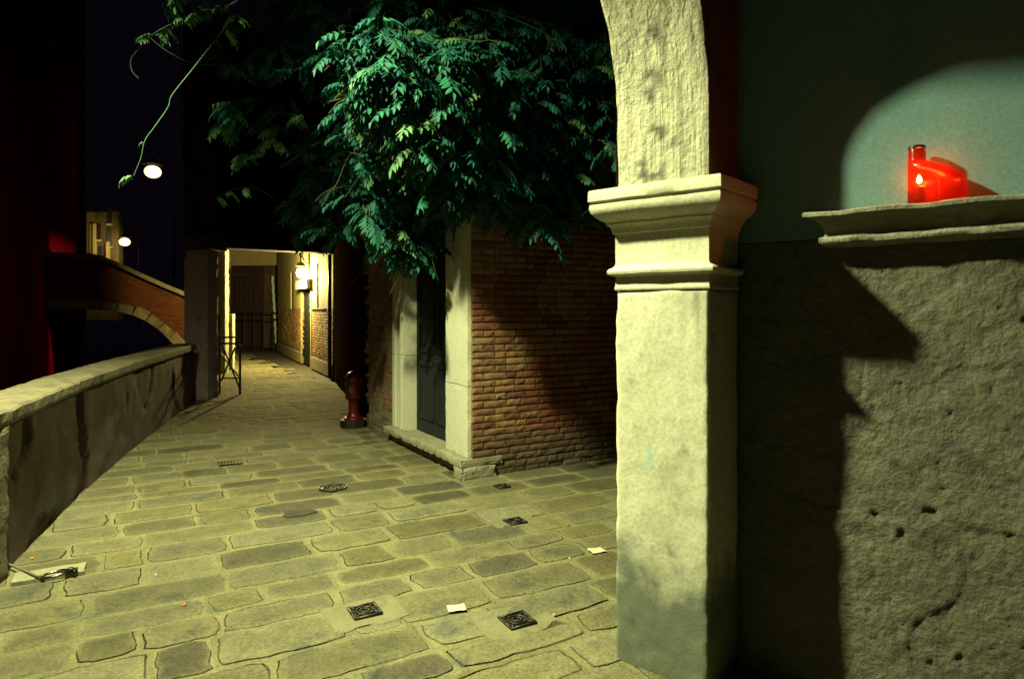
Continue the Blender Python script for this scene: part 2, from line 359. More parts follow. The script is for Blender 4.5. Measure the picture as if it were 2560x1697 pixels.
# capital mouldings: profile swept round the three free sides
def around(q0):
    c0 = Cl-n2*.31; c1 = Cl; c2 = Cn; c3 = Cn-n2*.30
    def seg(a, b, da, db, k): return [(a.lerp(b, i/k), da.lerp(db, i/k)) for i in range(k)]
    return seg(c0, c1, -t2, -t2+n2, 6)+seg(c1, c2, -t2+n2, t2+n2, 16)+seg(c2, c3, t2+n2, t2, 6)+[(c3, t2)]
def path(k=1):
    c0 = Cl-n2*.31; c1 = Cl; c2 = Cn; c3 = Cn-n2*.30; out = []
    for a, b, d, d0, d1 in ((c0, c1, -t2, -t2, -t2+n2), (c1, c2, n2, -t2+n2, t2+n2), (c2, c3, t2, t2+n2, t2)):
        L = (b-a).length; m = max(2, int(L/.03))
        for i in range(m): out.append((a.lerp(b, i/m), d0 if i == 0 else d))
    out.append((c3, t2)); return out
cap = MB()
prof = [(-.06, 2.135), (.088, 2.132), (.092, 2.126), (.092, 2.082), (.088, 2.077), (.076, 2.074), (.076, 2.069), (.086, 2.066), (.088, 2.048), (.083, 2.030), (.071, 2.013),
        (.055, 2.0), (.038, 1.991), (.034, 1.985), (.034, 1.978), (.022, 1.970), (.016, 1.955), (.012, 1.938), (.004, 1.934), (.003, 1.93), (.0025, 1.80), (.006, 1.79), (.014, 1.782),
        (.026, 1.776), (.032, 1.766), (.030, 1.755), (.022, 1.748), (.006, 1.745), (.002, 1.742), (.002, 1.70), (.0045, 1.695), (.0045, 1.683), (.001, 1.678), (-.06, 1.676)]
sweep_profile(cap, prof, path(), wob=.004, seed=4)
cp = cap.build('capital', 'istrian', port, smooth=False)
me = cp.data; me.polygons.foreach_set('use_smooth', [True]*len(me.polygons))
e = cp.modifiers.new('split', 'EDGE_SPLIT'); e.split_angle = math.radians(38)
# arch soffit and wall above it
R1, R2, ST, H0 = 1.0, 1.8, .31, 2.135
acurve = [(0., H0-.01), (0, H0+ST*.33), (0, H0+ST*.66)]; d0, h0, k = 0., H0+ST, 0
while k < 180:
    acurve.append((d0, h0)); rr = R1 if k < 30 or k >= 150 else R2
    d0 += rr*math.radians(2)*math.sin(math.radians(k+1)); h0 += rr*math.radians(2)*math.cos(math.radians(k+1)); k += 2
acurve.append((d0, H0)); acurve.append((d0, 0))
sof = MB(); dense = []
for a_, b_ in zip(acurve, acurve[1:]):
    m = max(1, int(math.hypot(b_[0]-a_[0], b_[1]-a_[1])/.018)) if a_[0] < .6 else 1
    for i in range(m): dense.append((lerp(a_[0], b_[0], i/m), lerp(a_[1], b_[1], i/m)))
dense.append(acurve[-1]); NW = 26; vs = []
for i, (d, h) in enumerate(dense):
    dn = dense[min(i+1, len(dense)-1)]; dp = dense[max(i-1, 0)]; tx, tz = dn[0]-dp[0], dn[1]-dp[1]; L = math.hypot(tx, tz) or 1
    nrm = n2*(tz/L)-Z3*(tx/L)
    for j in range(NW+1):
        p = Cl+t2*.446*j/NW+n2*d+Z3*h
        wx = fn(p, 5)*.35; q = Vector((p.dot(t2)*10+wx, h*1.3, 1)); e_ = noise.noise(q)*.005+noise.noise(q*2.7)*.004+noise.noise(Vector((p.dot(t2)*26, h*15, 2)))*.0018; ck = abs(noise.noise(Vector((p.dot(t2)*13+wx*2, h*1.7, 8)))); e_ -= max(0, .05-ck)*.13*(1 if fn(p, 3, 6) > -.1 else .2)
        if j in (0, NW): p = p+(t2 if j == 0 else -t2)*(.003+max(0, fn(p, 8))*.008); e_ -= .004
        vs.append(p+nrm*e_)
fs = [(i*(NW+1)+j, i*(NW+1)+j+1, (i+1)*(NW+1)+j+1, (i+1)*(NW+1)+j) for i in range(len(dense)-1) for j in range(NW)]
sof.add(vs, fs)
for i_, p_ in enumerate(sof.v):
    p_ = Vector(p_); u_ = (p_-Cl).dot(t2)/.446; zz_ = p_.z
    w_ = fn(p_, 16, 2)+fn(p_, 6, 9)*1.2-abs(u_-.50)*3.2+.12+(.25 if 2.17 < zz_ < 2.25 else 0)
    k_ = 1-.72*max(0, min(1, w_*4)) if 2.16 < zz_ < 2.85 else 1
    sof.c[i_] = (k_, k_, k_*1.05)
# edge strips that tie the soffit to the two wall faces
sp = MB(); TOP = 4.7
for side in (0, NW):
    base = (Cl if side == 0 else Cn); pr = None
    for i, (d, h) in enumerate(dense[:-1]):
        lo = vs[i*(NW+1)+side]; hi = base+n2*d+Z3*TOP
        cur = (lo, hi)
        if pr: sp.add([pr[0], cur[0], cur[1], pr[1]], [(0, 1, 2, 3)])
        pr = cur
    # the pier continues .3 m back to the side wall
    sp.add([base-n2*.31+Z3*H0, base+Z3*H0+n2*.0, base+Z3*TOP, base-n2*.31+Z3*TOP], [(0, 1, 2, 3)])
sof.build('arch', 'plaster_arch', port, smooth=True)
M['spandrel'] = mat('brown_red_render', (.15, .085, .065), (.12, .065, .05), (.09, .055, .045), scale=4, fine=40, bump=.5, bdist=.01)
sp.build('spandrel_wall', 'spandrel', port)
opp = MB(); ob = Cl+n2*d0; opp.box((ob+t2*.223+n2*.25+Z3*2.35), (.44, .5, 4.7), t2, n2); opp.build('far_pier', 'istrian', port)
# side wall (rough below the ledge, painted above)
W0 = Cn-n2*.30; W0.z = 0
rw = MB(); NX, NZ = 190, 150; U0, U1 = -1.0, 3.4
def wallbump(u, z):
    q = Vector((u*3, z*3, 0)); e_ = noise.noise(q)*.008+noise.noise(q*2.6)*.006+noise.noise(q*6.5)*.004+noise.noise(q*14)*.002+noise.noise(q*27)*.001
    r = abs(noise.noise(Vector((u*2.1+noise.noise(q*1.3)*.5, z*4.6, 3.))))
    e_ -= max(0, .022-r)*.25*(1 if noise.noise(q*.9+Vector((1, 7, 0))) > .2 else 0)                        # cracks and flaked layers
    pz = noise.noise(q*7+Vector((9, 9, 0)))
    if pz > .50: e_ -= (pz-.50)*.05                  # pits
    f = noise.noise(Vector((u*1.4, z*2., 12)))
    if f > .10: e_ -= min(.007, (f-.10)*.8)           # patches where the top coat fell off
    return e_
us = [U0+(i/NX)**1*(U1-U0) if 0 else lerp(-.62, 1.4, i/NX) for i in range(NX+1)]
vs = []
for i, u in enumerate(us):
    for k in range(NZ+1):
        z = -.02+k/NZ*1.90
        vs.append(W0+t2*u+Z3*z+n2*wallbump(u, z))
fs = [(i*(NZ+1)+k, (i+1)*(NZ+1)+k, (i+1)*(NZ+1)+k+1, i*(NZ+1)+k+1) for i in range(NX) for k in range(NZ)]
rw.add(vs, fs)
rw.add([W0+t2*1.4-Z3*.02, W0+t2*4-Z3*.02, W0+t2*4+Z3*1.88, W0+t2*1.4+Z3*1.88], [(0, 1, 2, 3)])
rw.box(W0+t2*1.7-n2*.23+Z3*.93, (4.6, .4, 1.9), t2, n2)
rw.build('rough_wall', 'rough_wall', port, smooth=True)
uw = MB(); uw.box(W0+t2*1.7-n2*.20+Z3*3.29, (4.6, .40, 2.81), t2, n2); uw.build('painted_wall', 'teal_wall', port)
ce = MB(); ce.box(W0+t2*2.0+n2*3.2+Z3*4.75, (4.9, 7, .1), t2, n2); ce.build('ceiling', 'wood', port)
hb = MB(); hb.box(Cl+t2*.2-n2*3.4+Z3*2.35-t2*.0, (.4, 6.1, 4.7), t2, n2); hb.build('outer_wall', 'darkwall', port)
# ledge cornice with mitred left end
lp = W0+t2*.425; led = MB()
lprof = [(-.05, 1.985), (.104, 1.984), (.112, 1.979), (.112, 1.967), (.098, 1.960), (.078, 1.953), (.062, 1.938), (.053, 1.918), (.049, 1.896), (.052, 1.890), (.066, 1.886), (.070, 1.876), (.066, 1.862), (.052, 1.852), (.04, 1.846), (-.05, 1.845)]
pth = [(lp-n2*.02, -t2), (lp, -t2+n2)]+[(lp+t2*(i*.035+.02), n2) for i in range(80)]
sweep_profile(led, lprof, pth, wob=.012, seed=8)
lo = led.build('ledge', 'ledge', port, smooth=True); e = lo.modifiers.new('split', 'EDGE_SPLIT'); e.split_angle = math.radians(40)

# ------------------------------------------------------------------ votive candle on the ledge
cb = W0+n2*.055; cdl = thing('votive_candle', cb+t2*.77+Z3*1.984, 'red glass votive candle glowing on the stone ledge', 'candle')
secs = [(0, .001, .186), (.012, .0, .19), (.05, .0, .19), (.062, .0, .184), (.085, .0, .186), (.10, .0, .176), (.118, .0, .150), (.135, .0, .118), (.15, .0, .085), (.160, .001, .064), (.166, .002, .060), (.196, .003, .060), (.205, .004, .052)]
vs = []; K = 24
for z, x0, x1 in secs:
    for j in range(K):
        a_ = 2*math.pi*j/K; vs.append(cb+t2*(.674+(x0+x1)/2+(x1-x0)/2*math.cos(a_))+n2*(min(.055, (x1-x0)/2)*math.sin(a_))+Z3*(1.9845+z))
m_ = MB(); n_ = len(secs)
m_.add(vs, [(i*K+j, i*K+(j+1) % K, (i+1)*K+(j+1) % K, (i+1)*K+j) for i in range(n_-1) for j in range(K)]+[tuple(range(K))[::-1]])
m_.build('glass', 'redglass', cdl, smooth=True)
m_ = MB(); m_.lathe(cb+t2*.705+Z3*(1.9845+.2045), [(.026, 0), (.030, .002), (.030, .010), (.024, .014)], 20); m_.build('lid', 'steel', cdl)
m_ = MB(); m_.lathe(cb+t2*.712+Z3*(1.9845+.012), [(.02, 0), (.022, .005), (.022, .05), (.018, .054)], 16); m_.build('wax', emis('wax', (.25, .05, .02), .05), cdl)
m_ = MB(); m_.lathe(cb+t2*.712+Z3*(1.9845+.078), [(.001, 0), (.008, .006), (.009, .013), (.005, .024), (.001, .032)], 12); m_.build('flame', emis('flame', (1, .86, .55), 220), cdl, smooth=True)
def plight(name, loc, col, power, r, parent=None, spot=None):
    l = bpy.data.lights.new(name, 'SPOT' if spot else 'POINT'); l.color = col; l.energy = power*1.92; l.shadow_soft_size = r
    if spot: l.spot_size = math.radians(spot[0]); l.spot_blend = spot[1]
    o = bpy.data.objects.new(name, l); COL.objects.link(o); o.location = loc
    if parent: o.parent = parent; o.matrix_parent_inverse = Matrix.Translation(parent.location).inverted()
    return o
plight('candle_light', cb+t2*.735+Z3*(1.9845+.095), (1, .42, .15), 1.9, .014, cdl)

# ------------------------------------------------------------------ garden wall in brick with its door, and the house side beyond
C0 = Vector((-.375, 6.26, 0)); U = Vector((.86, .51, 0)).normalized(); V = Vector((-.503, .864, 0)).normalized()
NU = Vector((.51, -.86, 0)).normalized(); NV = Vector((-.864, -.503, 0)).normalized()
gw_ = thing('garden_wall', C0, 'brick garden wall with stone-framed dark green door beneath the vine', 'wall')
def bricks(mb, org, dr, nr, L, z0, z1, rnd, zstart=0., skip=None, quoin=True):
    z = z0; r = 0
    while z < z1:
        h = rnd.uniform(.048, .059); x = 0.0 if quoin else rnd.uniform(-.2, 0)
        first = True
        while x < L:
            l = rnd.choice([.22, .235, .245, .245, .115, .12, .17]) if not (first and quoin) else (.25 if r % 2 else .125)
            first = False
            if not (skip and skip(x+l/2, z+h/2)):
                p0 = org+dr*(x+l/2)+Z3*(z+h/2)
                g_ = fn(p0, 1.3, 4); dd = rnd.uniform(-.006, .005)-max(0, rnd.random()-.9)*.12
                k = rnd.random(); zz = z+h/2
                mx_ = max(0, min(1, .45+g_*1.9+fn(p0, .6, 8)*1.2+(k-.5)*.8))
                t_ = Vector((.85, .58, .55)).lerp(Vector((1.12, 1.32, 1.2)), mx_)
                if k < .08: t_ = (.6, .55, .6)
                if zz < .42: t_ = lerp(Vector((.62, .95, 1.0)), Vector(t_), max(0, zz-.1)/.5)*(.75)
                kk = .82+.4*rnd.random(); t_ = tuple(c*kk for c in t_)
                # front face: 4x3 grid with worn rim
                nx, nz = 5, 3; vs = []
                ll, hh = l-.012, h
                for i in range(nx+1):
                    for j in range(nz+1):
                        u, v = i/nx-.5, j/nz-.5
                        rim = i in (0, nx) or j in (0, nz)
                        q = p0+dr*u*ll+Z3*v*hh
                        q = q+nr*(.0045+dd*.6+(-.0035 if rim else 0)+fn(q, 22)*.0045+fn(q, 3, 2)*.004)+dr*(fn(q, 30, 3)*.004)+Z3*(fn(q, 17, 7)*.005)
                        vs.append(q)
                fs = [(i*(nz+1)+j, (i+1)*(nz+1)+j, (i+1)*(nz+1)+j+1, i*(nz+1)+j+1) for i in range(nx) for j in range(nz)]
                # sides back to the mortar
                loop = [i*(nz+1) for i in range(nx+1)]+[nx*(nz+1)+j for j in range(1, nz+1)]+[i*(nz+1)+nz for i in range(nx-1, -1, -1)]+[j for j in range(nz-1, 0, -1)]
                b0 = len(vs); vs += [vs[i]-nr*.035 for i in loop]
                m = len(loop); fs += [(loop[i], b0+i, b0+(i+1) % m, loop[(i+1) % m]) for i in range(m)]
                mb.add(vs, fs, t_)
            x += l
        z += h+rnd.uniform(.009, .015); r += 1
rnd = random.Random(5)
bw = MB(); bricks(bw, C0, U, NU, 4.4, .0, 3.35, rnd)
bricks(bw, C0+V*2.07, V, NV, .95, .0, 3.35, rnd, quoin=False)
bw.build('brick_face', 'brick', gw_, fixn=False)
mo = MB(); e0 = -.0018
mo.prism([C0-NU*e0+V*.05-U*.0+U*.012, C0-NU*e0+U*4.5, C0-NU*.45+U*4.5, C0-NU*.45+U*.45, C0+U*.45+V*.2, C0+V*.2+U*.012], (0, 0, 3.35))
mo.prism([C0+V*2.06-NV*e0, C0+V*3.02-NV*e0, C0+V*3.02-NV*.45, C0+V*2.06-NV*.45], (0, 0, 3.35))
mo.build('mortar_core', 'mortar', gw_)
# door frame
ST_Z = .19
def jamb(s0, s1, moulded):
    j = MB()
    if moulded:   # far jamb with its moulded face
        pr = [(0, -.28), (0, .028), (.05, .028), (.055, .012), (.085, .012), (.09, .032), (.12, .038), (.15, .030), (.155, .016), (.30, .016), (.305, .03), (s1-s0, .03), (s1-s0, -.28)]
        for z0, z1 in ((ST_Z, 1.05), (1.055, 3.0)):
            j.prism([C0+V*(s0+a_)+NV*b_+Z3*z0 for a_, b_ in pr], (0, 0, z1-z0))
        return j
    for z0, z1 in ((ST_Z, .86), (.865, 3.0)):
        rough_box(j, C0+V*s0-NV*.30+Z3*z0, V, NV, Z3, (s1-s0, .33, z1-z0), .045, amp=.002, chip=.006, seed=s0*7)
    return j
jamb(.035, .53, False).build('door_jamb', 'jamb', gw_, bevel=0)
jamb(1.66, 2.06, True).build('door_jamb', 'jamb', gw_, bevel=.003)
li = MB(); rough_box(li, C0+V*.035-NV*.29+Z3*3.003, V, NV, Z3, (2.03, .32, .3), .06, amp=.003, chip=.008); li.build('door_lintel', 'jamb', gw_)
ds = MB(); rough_box(ds, C0+V*(-.015)-NV*.32+Z3*.115-U*0, V, NV, Z3, (2.14, .44, .074), .03, amp=.004, chip=.014, seed=3)
ds.build('door_step', 'step', gw_, smooth=False)
ds = MB(); rough_box(ds, C0+V*.01-NV*.32-Z3*.02, V, NV, Z3, (2.1, .345, .134), .04, amp=.008, chip=.012, seed=6)
rough_box(ds, C0-V*.03-NV*.25-Z3*.02, V, NV, Z3, (.20, .37, .134), .03, amp=.01, chip=.02, seed=9)
ds.build('step_base', 'step', gw_)
dr = thing  # (keep name free)
dl = MB(); dl.box(C0+V*1.09-NV*.145+Z3*1.60, (1.16, .05, 2.80), V, NV)
for sa, sb in ((.60, 1.05), (1.13, 1.60)):
    for za, zb in ((.35, 1.0), (1.1, 2.2), (2.3, 2.85)):
        for (a_, b_, c_, d_) in ((sa, sb, za, za+.05), (sa, sb, zb-.05, zb), (sa, sa+.05, za, zb), (sb-.05, sb, za, zb)):
            dl.box(C0+V*(a_+b_)/2-NV*.112+Z3*(c_+d_)/2, (b_-a_, .018, d_-c_), V, NV)
dl.build('door', 'door', gw_)

# street side of the house beyond the door
D1 = C0+V*3.02
hs = thing('corner_house', D1, 'dark plastered house wall behind the red hydrant', 'house')
pts = [D1-NV*.06, Vector((-2.55, 10.6, 0)), Vector((-3.1, 12.4, 0)), Vector((-4.1, 15.3, 0))]
wl = MB()
for a_, b_ in zip(pts, pts[1:]):
    d_ = (b_-a_).normalized(); nn = Vector((d_.y, -d_.x, 0)); nn = nn if nn.x > 0 else -nn
    wl.prism([a_, b_, b_+nn*.4, a_+nn*.4], (0, 0, 6.5))
wl.build('wall', 'darkwall', hs)
for k, (f, m_) in enumerate(((.62, 0),)):
    a_, b_ = pts[m_], pts[m_+1]; d_ = (b_-a_).normalized(); nn = Vector((-d_.y, d_.x, 0)); nn = nn if nn.x < 0 else -nn
    p = a_.lerp(b_, f); q = MB(); rough_box(q, p-d_*.07, d_, nn, Z3, (.14, .05, 3.0), .1, amp=.004, chip=.01, seed=k); q.build('pilaster_strip', 'darkwall', hs)
# roof band and garden house above (closes the dark top of the picture behind the vine)
bk = MB(); bk.prism([D1+NV*-.1+V*.05, pts[3]+Vector((.0, 0, 0)), Vector((3, 18, 0)), Vector((4.5, 10.5, 0))], (0, 0, 6.6)); bk.build('house_block', 'darkwall', hs)

# ------------------------------------------------------------------ vine
LMP = Vector((-2.405, 3.155, 4.98))
vine = thing('wisteria_vine', Vector((.2, 6.6, 0)), 'green wisteria climbing over the garden wall above the door', 'vine')
lit_poly = [(1118, 660), (1150, 590), (1168, 540), (1175, 620), (1260, 640), (1340, 720), (1430, 850), (1540, 960), (1540, 1150), (1180, 1210), (1118, 1150)]
gr_poly = [(960, 1100), (1180, 1215), (1560, 1160), (1560, 1697), (0, 1697), (100, 1400), (420, 1130)]
ljamb = [(975, 880), (985, 770), (1040, 700), (1040, 1010), (900, 1060), (900, 1040)]
def inpoly(x, y, poly):
    c = False; j = len(poly)-1
    for i in range(len(poly)):
        if (poly[i][1] > y) != (poly[j][1] > y) and x < (poly[j][0]-poly[i][0])*(y-poly[i][1])/(poly[j][1]-poly[i][1])+poly[i][0]: c = not c
        j = i
    return c
def shadow_hits(p):
    d = p-LMP
    den = d.dot(NU)
    if abs(den) > 1e-6:
        k = (C0-LMP).dot(NU)/den
        if k > 1:
            q = LMP+d*k
            if (q-C0).dot(U) > -.05 and q.z > 0 and inpoly(*pix(q), lit_poly): return 1
    den = d.dot(NV)
    if abs(den) > 1e-6:
        k = (C0-LMP).dot(NV)/den
        if k > 1:
            q = LMP+d*k; s = (q-C0).dot(V)
            if s > -.05 and q.z > 0:
                x, y = pix(q)
                if inpoly(x, y, lit_poly): return 1
                if inpoly(x, y, ljamb): return 2
    if d.z < 0:
        k = -LMP.z/d.z; q = LMP+d*k
        if q.y > 1 and k > 1 and inpoly(*pix(q), gr_poly): return 3
    return 0
ylow_pts = [(430, 60), (520, 190), (600, 430), (700, 480), (760, 590), (840, 560), (900, 630), (960, 640), (1060, 655), (1120, 630), (1140, 520), (1200, 490), (1260, 500), (1330, 560), (1400, 560), (1470, 520), (1600, 520)]
def ylow(x):
    for a_, b_ in zip(ylow_pts, ylow_pts[1:]):
        if a_[0] <= x <= b_[0]: return lerp(a_[1], b_[1], (x-a_[0])/(b_[0]-a_[0]))
    return -999 if x < 430 else 520
leaves = MB(); stems = MB()
LC = 0
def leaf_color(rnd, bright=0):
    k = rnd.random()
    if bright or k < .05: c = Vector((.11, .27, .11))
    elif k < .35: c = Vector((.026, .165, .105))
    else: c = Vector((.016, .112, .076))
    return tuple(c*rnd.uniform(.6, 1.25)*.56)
def compound(org, d, L, rnd, bright=0, scale=1.):
    global LC
    LC += 1
    d = d.normalized(); pts = [org.copy()]; p = org.copy(); dd = d.copy(); n = rnd.choice([4, 5, 5, 6])
    for i in range(n+1):
        dd = (dd-Z3*.24*rnd.uniform(.6, 1.5)).normalized(); p = p+dd*L/(n+1); pts.append(p.copy())
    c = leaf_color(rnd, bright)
    # rachis as a thin ribbon of triangles
    side = dd.cross(Z3); side = side.normalized() if side.length > .05 else Vector((1, 0, 0))
    for a_, b_ in zip(pts, pts[1:]): leaves.add([a_-side*.0012, a_+side*.0012, b_], [(0, 1, 2)], c)
    roll = rnd.uniform(-.5, .5)
    for i in range(1, len(pts)):
        last = i == len(pts)-1
        for s_ in ((-1, 1) if not last else (0,)):
            ax = (pts[i]-pts[i-1]).normalized(); sd = ax.cross(Z3)
            sd = sd.normalized() if sd.length > .05 else side
            out = (ax*(.55 if not last else 1)+sd*s_*1.0-Z3*rnd.uniform(.4, 1.3)+sd*roll*.2).normalized()
            ll = L*.30*(.75+.5*math.sin(math.pi*min(1, i/len(pts)+.15)))*rnd.uniform(.85, 1.15)
            wdt = ll*.24; nrm = (ax.cross(out) if not last else sd.cross(out)); nrm = nrm.normalized() if nrm.length > .01 else Z3
            wv = out.cross(nrm).normalized()*wdt; b0 = pts[i]; fold = nrm*wdt*.45
            sag = Vector((0, 0, -ll*rnd.uniform(.02, .12)))
            cc = tuple(x*rnd.uniform(.85, 1.15) for x in c)
            leaves.add([b0, b0+out*ll*.35+wv+fold, b0+out*ll*.7+wv*.62+fold*.6+sag*.4, b0+out*ll+sag, b0+out*ll*.7-wv*.62+fold*.6+sag*.4, b0+out*ll*.35-wv+fold, b0+out*ll*.5+sag*.2],
                       [(0, 1, 6), (1, 2, 6), (2, 3, 6), (3, 4, 6), (4, 5, 6), (5, 0, 6)], cc)
def shoot(p0, d, L, rnd, nl, bright=0, allow=.04, stemr=.0035):
    pts = [p0.copy()]; p = p0.copy(); dd = d.normalized(); n = max(4, int(L/.09))
    for i in range(n):
        dd = (dd+Vector((rnd.uniform(-.25, .25), rnd.uniform(-.25, .25), rnd.uniform(-.35, .12)))).normalized(); p = p+dd*L/n; pts.append(p.copy())
    if stemr: stems.tube(pts, [stemr*(1-.6*i/len(pts)) for i in range(len(pts))], 4)
    for k in range(nl):
        f = (k+rnd.random())/nl*(len(pts)-1.01); i = int(f); q = pts[i].lerp(pts[i+1], f-i)
        if shadow_hits(q) and rnd.random() > allow: continue
        x, y = pix(q)
        if y > ylow(x)+25: continue
        a_ = rnd.uniform(0, 2*math.pi); out = Vector((math.cos(a_), math.sin(a_)*.8-.25, rnd.uniform(-.25, .5)))
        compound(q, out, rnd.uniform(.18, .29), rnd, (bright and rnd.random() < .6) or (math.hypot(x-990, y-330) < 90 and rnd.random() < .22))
rnd = random.Random(21)
blobs = [(1000, 430, 170, 140, 1.0), (1190, 330, 150, 130, .8), (960, 200, 180, 120, .4), (1230, 130, 170, 110, .6), (660, 120, 150, 90, .16), (590, 250, 80, 90, .07), (1430, 60, 120, 80, .4), (850, 530, 60, 60, .25),
         (1370, 430, 110, 90, .55), (1040, 600, 70, 40, .9), (1430, 200, 90, 150, .5), (900, 470, 110, 90, .6), (1100, 520, 60, 60, .6), (720, 400, 60, 50, .05), (1000, 0, 320, 80, .6), (620, 190, 90, 40, .05)]
def dens(x, y): return sum(w_*math.exp(-((x-a_)/sx_)**2-((y-b_)/sy_)**2) for a_, b_, sx_, sy_, w_ in blobs)
cnt = 0; tries = 0
while cnt < 520 and tries < 60000:
    tries += 1
    x = rnd.uniform(450, 1640); y = rnd.uniform(-160, 650)
    if y > ylow(x)-10 or rnd.random() > dens(x, y)*1.0: continue
    low = max(0, min(1, (y-250)/350))
    Y = rnd.uniform(5.5+.75*low, 8.2-.6*low)
    if x > 1150: Y = rnd.uniform(5.7, 7.6)
    if x < 850: Y = rnd.uniform(6.3, 8.6)
    p = P(x, y, Y)
    # keep it outside the garden wall's body
    if p.z < 3.4 and (p-C0).dot(NU) < .08 and (p-C0).dot(U) > 0 and (p-C0).dot(NV) < .05: continue
    if shadow_hits(p) and rnd.random() > .05: continue
    a_ = rnd.uniform(0, 2*math.pi)
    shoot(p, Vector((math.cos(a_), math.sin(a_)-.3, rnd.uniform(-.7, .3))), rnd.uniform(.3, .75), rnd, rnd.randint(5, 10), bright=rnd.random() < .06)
    cnt += 1
for _ in range(1500):
    x = rnd.uniform(1190, 1620); yt = lerp(640, 960, (x-1250)/290) if x > 1250 else 610
    y = rnd.uniform(520, max(560, yt+rnd.uniform(-60, 30)))
    r_ = (x-CX)/F; k = (C0.x-r_*C0.y)/(r_*U.y-U.x); w_ = C0+U*k; w_.z = CAMH-(y-HY)/F*w_.y
    q = LMP.lerp(w_, rnd.uniform(.52, .76)); qx, qy = pix(q)
    if qy > ylow(qx)-5 or qx < 940 or shadow_hits(q): continue
    if rnd.random() < .9: shoot(q, Vector((rnd.uniform(-1, 1), rnd.uniform(-1, .4), rnd.uniform(-.5, .3))), rnd.uniform(.25, .5), rnd, rnd.randint(4, 7))
# extra leaves added above the picture to shade the far ground from the lamp
k_ = 0
while k_ < 420:
    gy = rnd.uniform(8.6, 15.5); gx = rnd.uniform(parx(gy)-.6, lerp(-1.6, -4.0, (gy-8.6)/6.9)+.3); w_ = Vector((gx, gy, rnd.uniform(0, .9 if gy < 10 else 2.8)))
    q = LMP.lerp(w_, rnd.uniform(.10, .26)); qx, qy = pix(q)
    if qy > -70 or shadow_hits(q): continue
    shoot(q, Vector((rnd.uniform(-1, 1), rnd.uniform(-.3, .6), rnd.uniform(-.05, .15))), rnd.uniform(.2, .4), rnd, rnd.randint(4, 6), allow=.0); k_ += 1
# old stems running along and over the wall top
def spline(pts, k=6):
    out = []
    for i in range(len(pts)-1):
        p0 = pts[max(0, i-1)]; p1 = pts[i]; p2 = pts[i+1]; p3 = pts[min(len(pts)-1, i+2)]
        for j in range(k):
            t = j/k; out.append(.5*((2*p1)+(-p0+p2)*t+(2*p0-5*p1+4*p2-p3)*t*t+(-p0+3*p1-3*p2+p3)*t**3))
    out.append(pts[-1]); return out
for wp, r0, r1 in (([(1700, 600, 8.0), (1560, 380, 7.4), (1300, 250, 6.9), (1050, 300, 6.8), (850, 330, 7.2), (700, 420, 7.6)], .045, .012),
                   ([(1400, 330, 7.0), (1200, 180, 6.6), (1000, 60, 6.4), (800, -60, 6.6)], .03, .012),
                   ([(1300, 250, 6.9), (1150, 420, 6.4), (1080, 470, 6.25), (1000, 540, 6.7)], .02, .006),
                   ([(1050, 300, 6.8), (830, 150, 6.8), (700, 170, 6.6)], .02, .005),
                   ([(1110, 445, 6.3), (1075, 410, 6.3), (1070, 350, 6.3), (1100, 250, 6.4)], .01, .006),
                   ([(940, 530, 6.6), (1010, 470, 6.5), (1080, 440, 6.3), (1120, 470, 6.2)], .006, .004)):
    pp = spline([P(*q) for q in wp]); stems.tube(pp, [lerp(r0, r1, i/len(pp)) for i in range(len(pp))], 7)
# thick trunk rising behind the wall
stems.tube(spline([Vector((2.1, 8.4, 0)), Vector((1.9, 8.3, 1.6)), Vector((1.6, 8.1, 3.0)), P(1560, 380, 7.4)]), [.09]*18+[.05], 8) if 0 else stems.tube([Vector((2.1, 8.4, 0)), Vector((1.95, 8.3, 1.6)), Vector((1.8, 8.1, 3.0)), P(1700, 400, 7.8), P(1560, 380, 7.4)], [.1, .09, .08, .06, .045], 8)
tens = []
def runner(wp, r, leaf_at, rnd, bright=1, sc=1.):
    ten = MB(); tens.append(ten); pp = spline([P(*q) for q in wp], 8); ten.tube(pp, [r*(1-.4*i/len(pp)) for i in range(len(pp))], 5)
    for f, n in leaf_at:
        q = pp[int(f*(len(pp)-1))]
        for _ in range(n):
            a_ = rnd.uniform(0, 6.28); compound(q, Vector((math.cos(a_), math.sin(a_), rnd.uniform(-.1, .5))), rnd.uniform(.10, .17)*sc, rnd, bright)
runner([(590, 40, 5.0), (545, 92, 5.0), (480, 175, 4.95), (430, 238, 4.9), (420, 268, 4.9), (388, 315, 4.85), (362, 352, 4.8), (352, 395, 4.8), (334, 440, 4.8)], .0035, [(0, 3), (.08, 1)], rnd)
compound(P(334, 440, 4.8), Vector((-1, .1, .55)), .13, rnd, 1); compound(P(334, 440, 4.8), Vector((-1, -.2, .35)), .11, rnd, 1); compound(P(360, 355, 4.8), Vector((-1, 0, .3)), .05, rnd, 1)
runner([(640, -30, 5.2), (560, 20, 5.1), (500, 28, 5.1), (430, 60, 5.1), (385, 85, 5.1), (345, 125, 5.1), (327, 150, 5.1), (330, 178, 5.1), (346, 196, 5.1)], .004, [(.12, 3), (.25, 3), (.33, 3), (.42, 2), (.5, 2), (.56, 1)], rnd)
runner([(376, 96, 5.3), (420, 130, 5.3), (480, 158, 5.4), (560, 165, 5.6), (640, 165, 5.9), (720, 178, 6.2)], .003, [(.65, 3), (.75, 2), (.85, 4), (.95, 4)], rnd, 0)
runner([(1190, 20, 5.6), (1260, 40, 5.5), (1340, 72, 5.4), (1385, 100, 5.4), (1400, 130, 5.4)], .003, [(.6, 1), (.72, 2)], rnd)
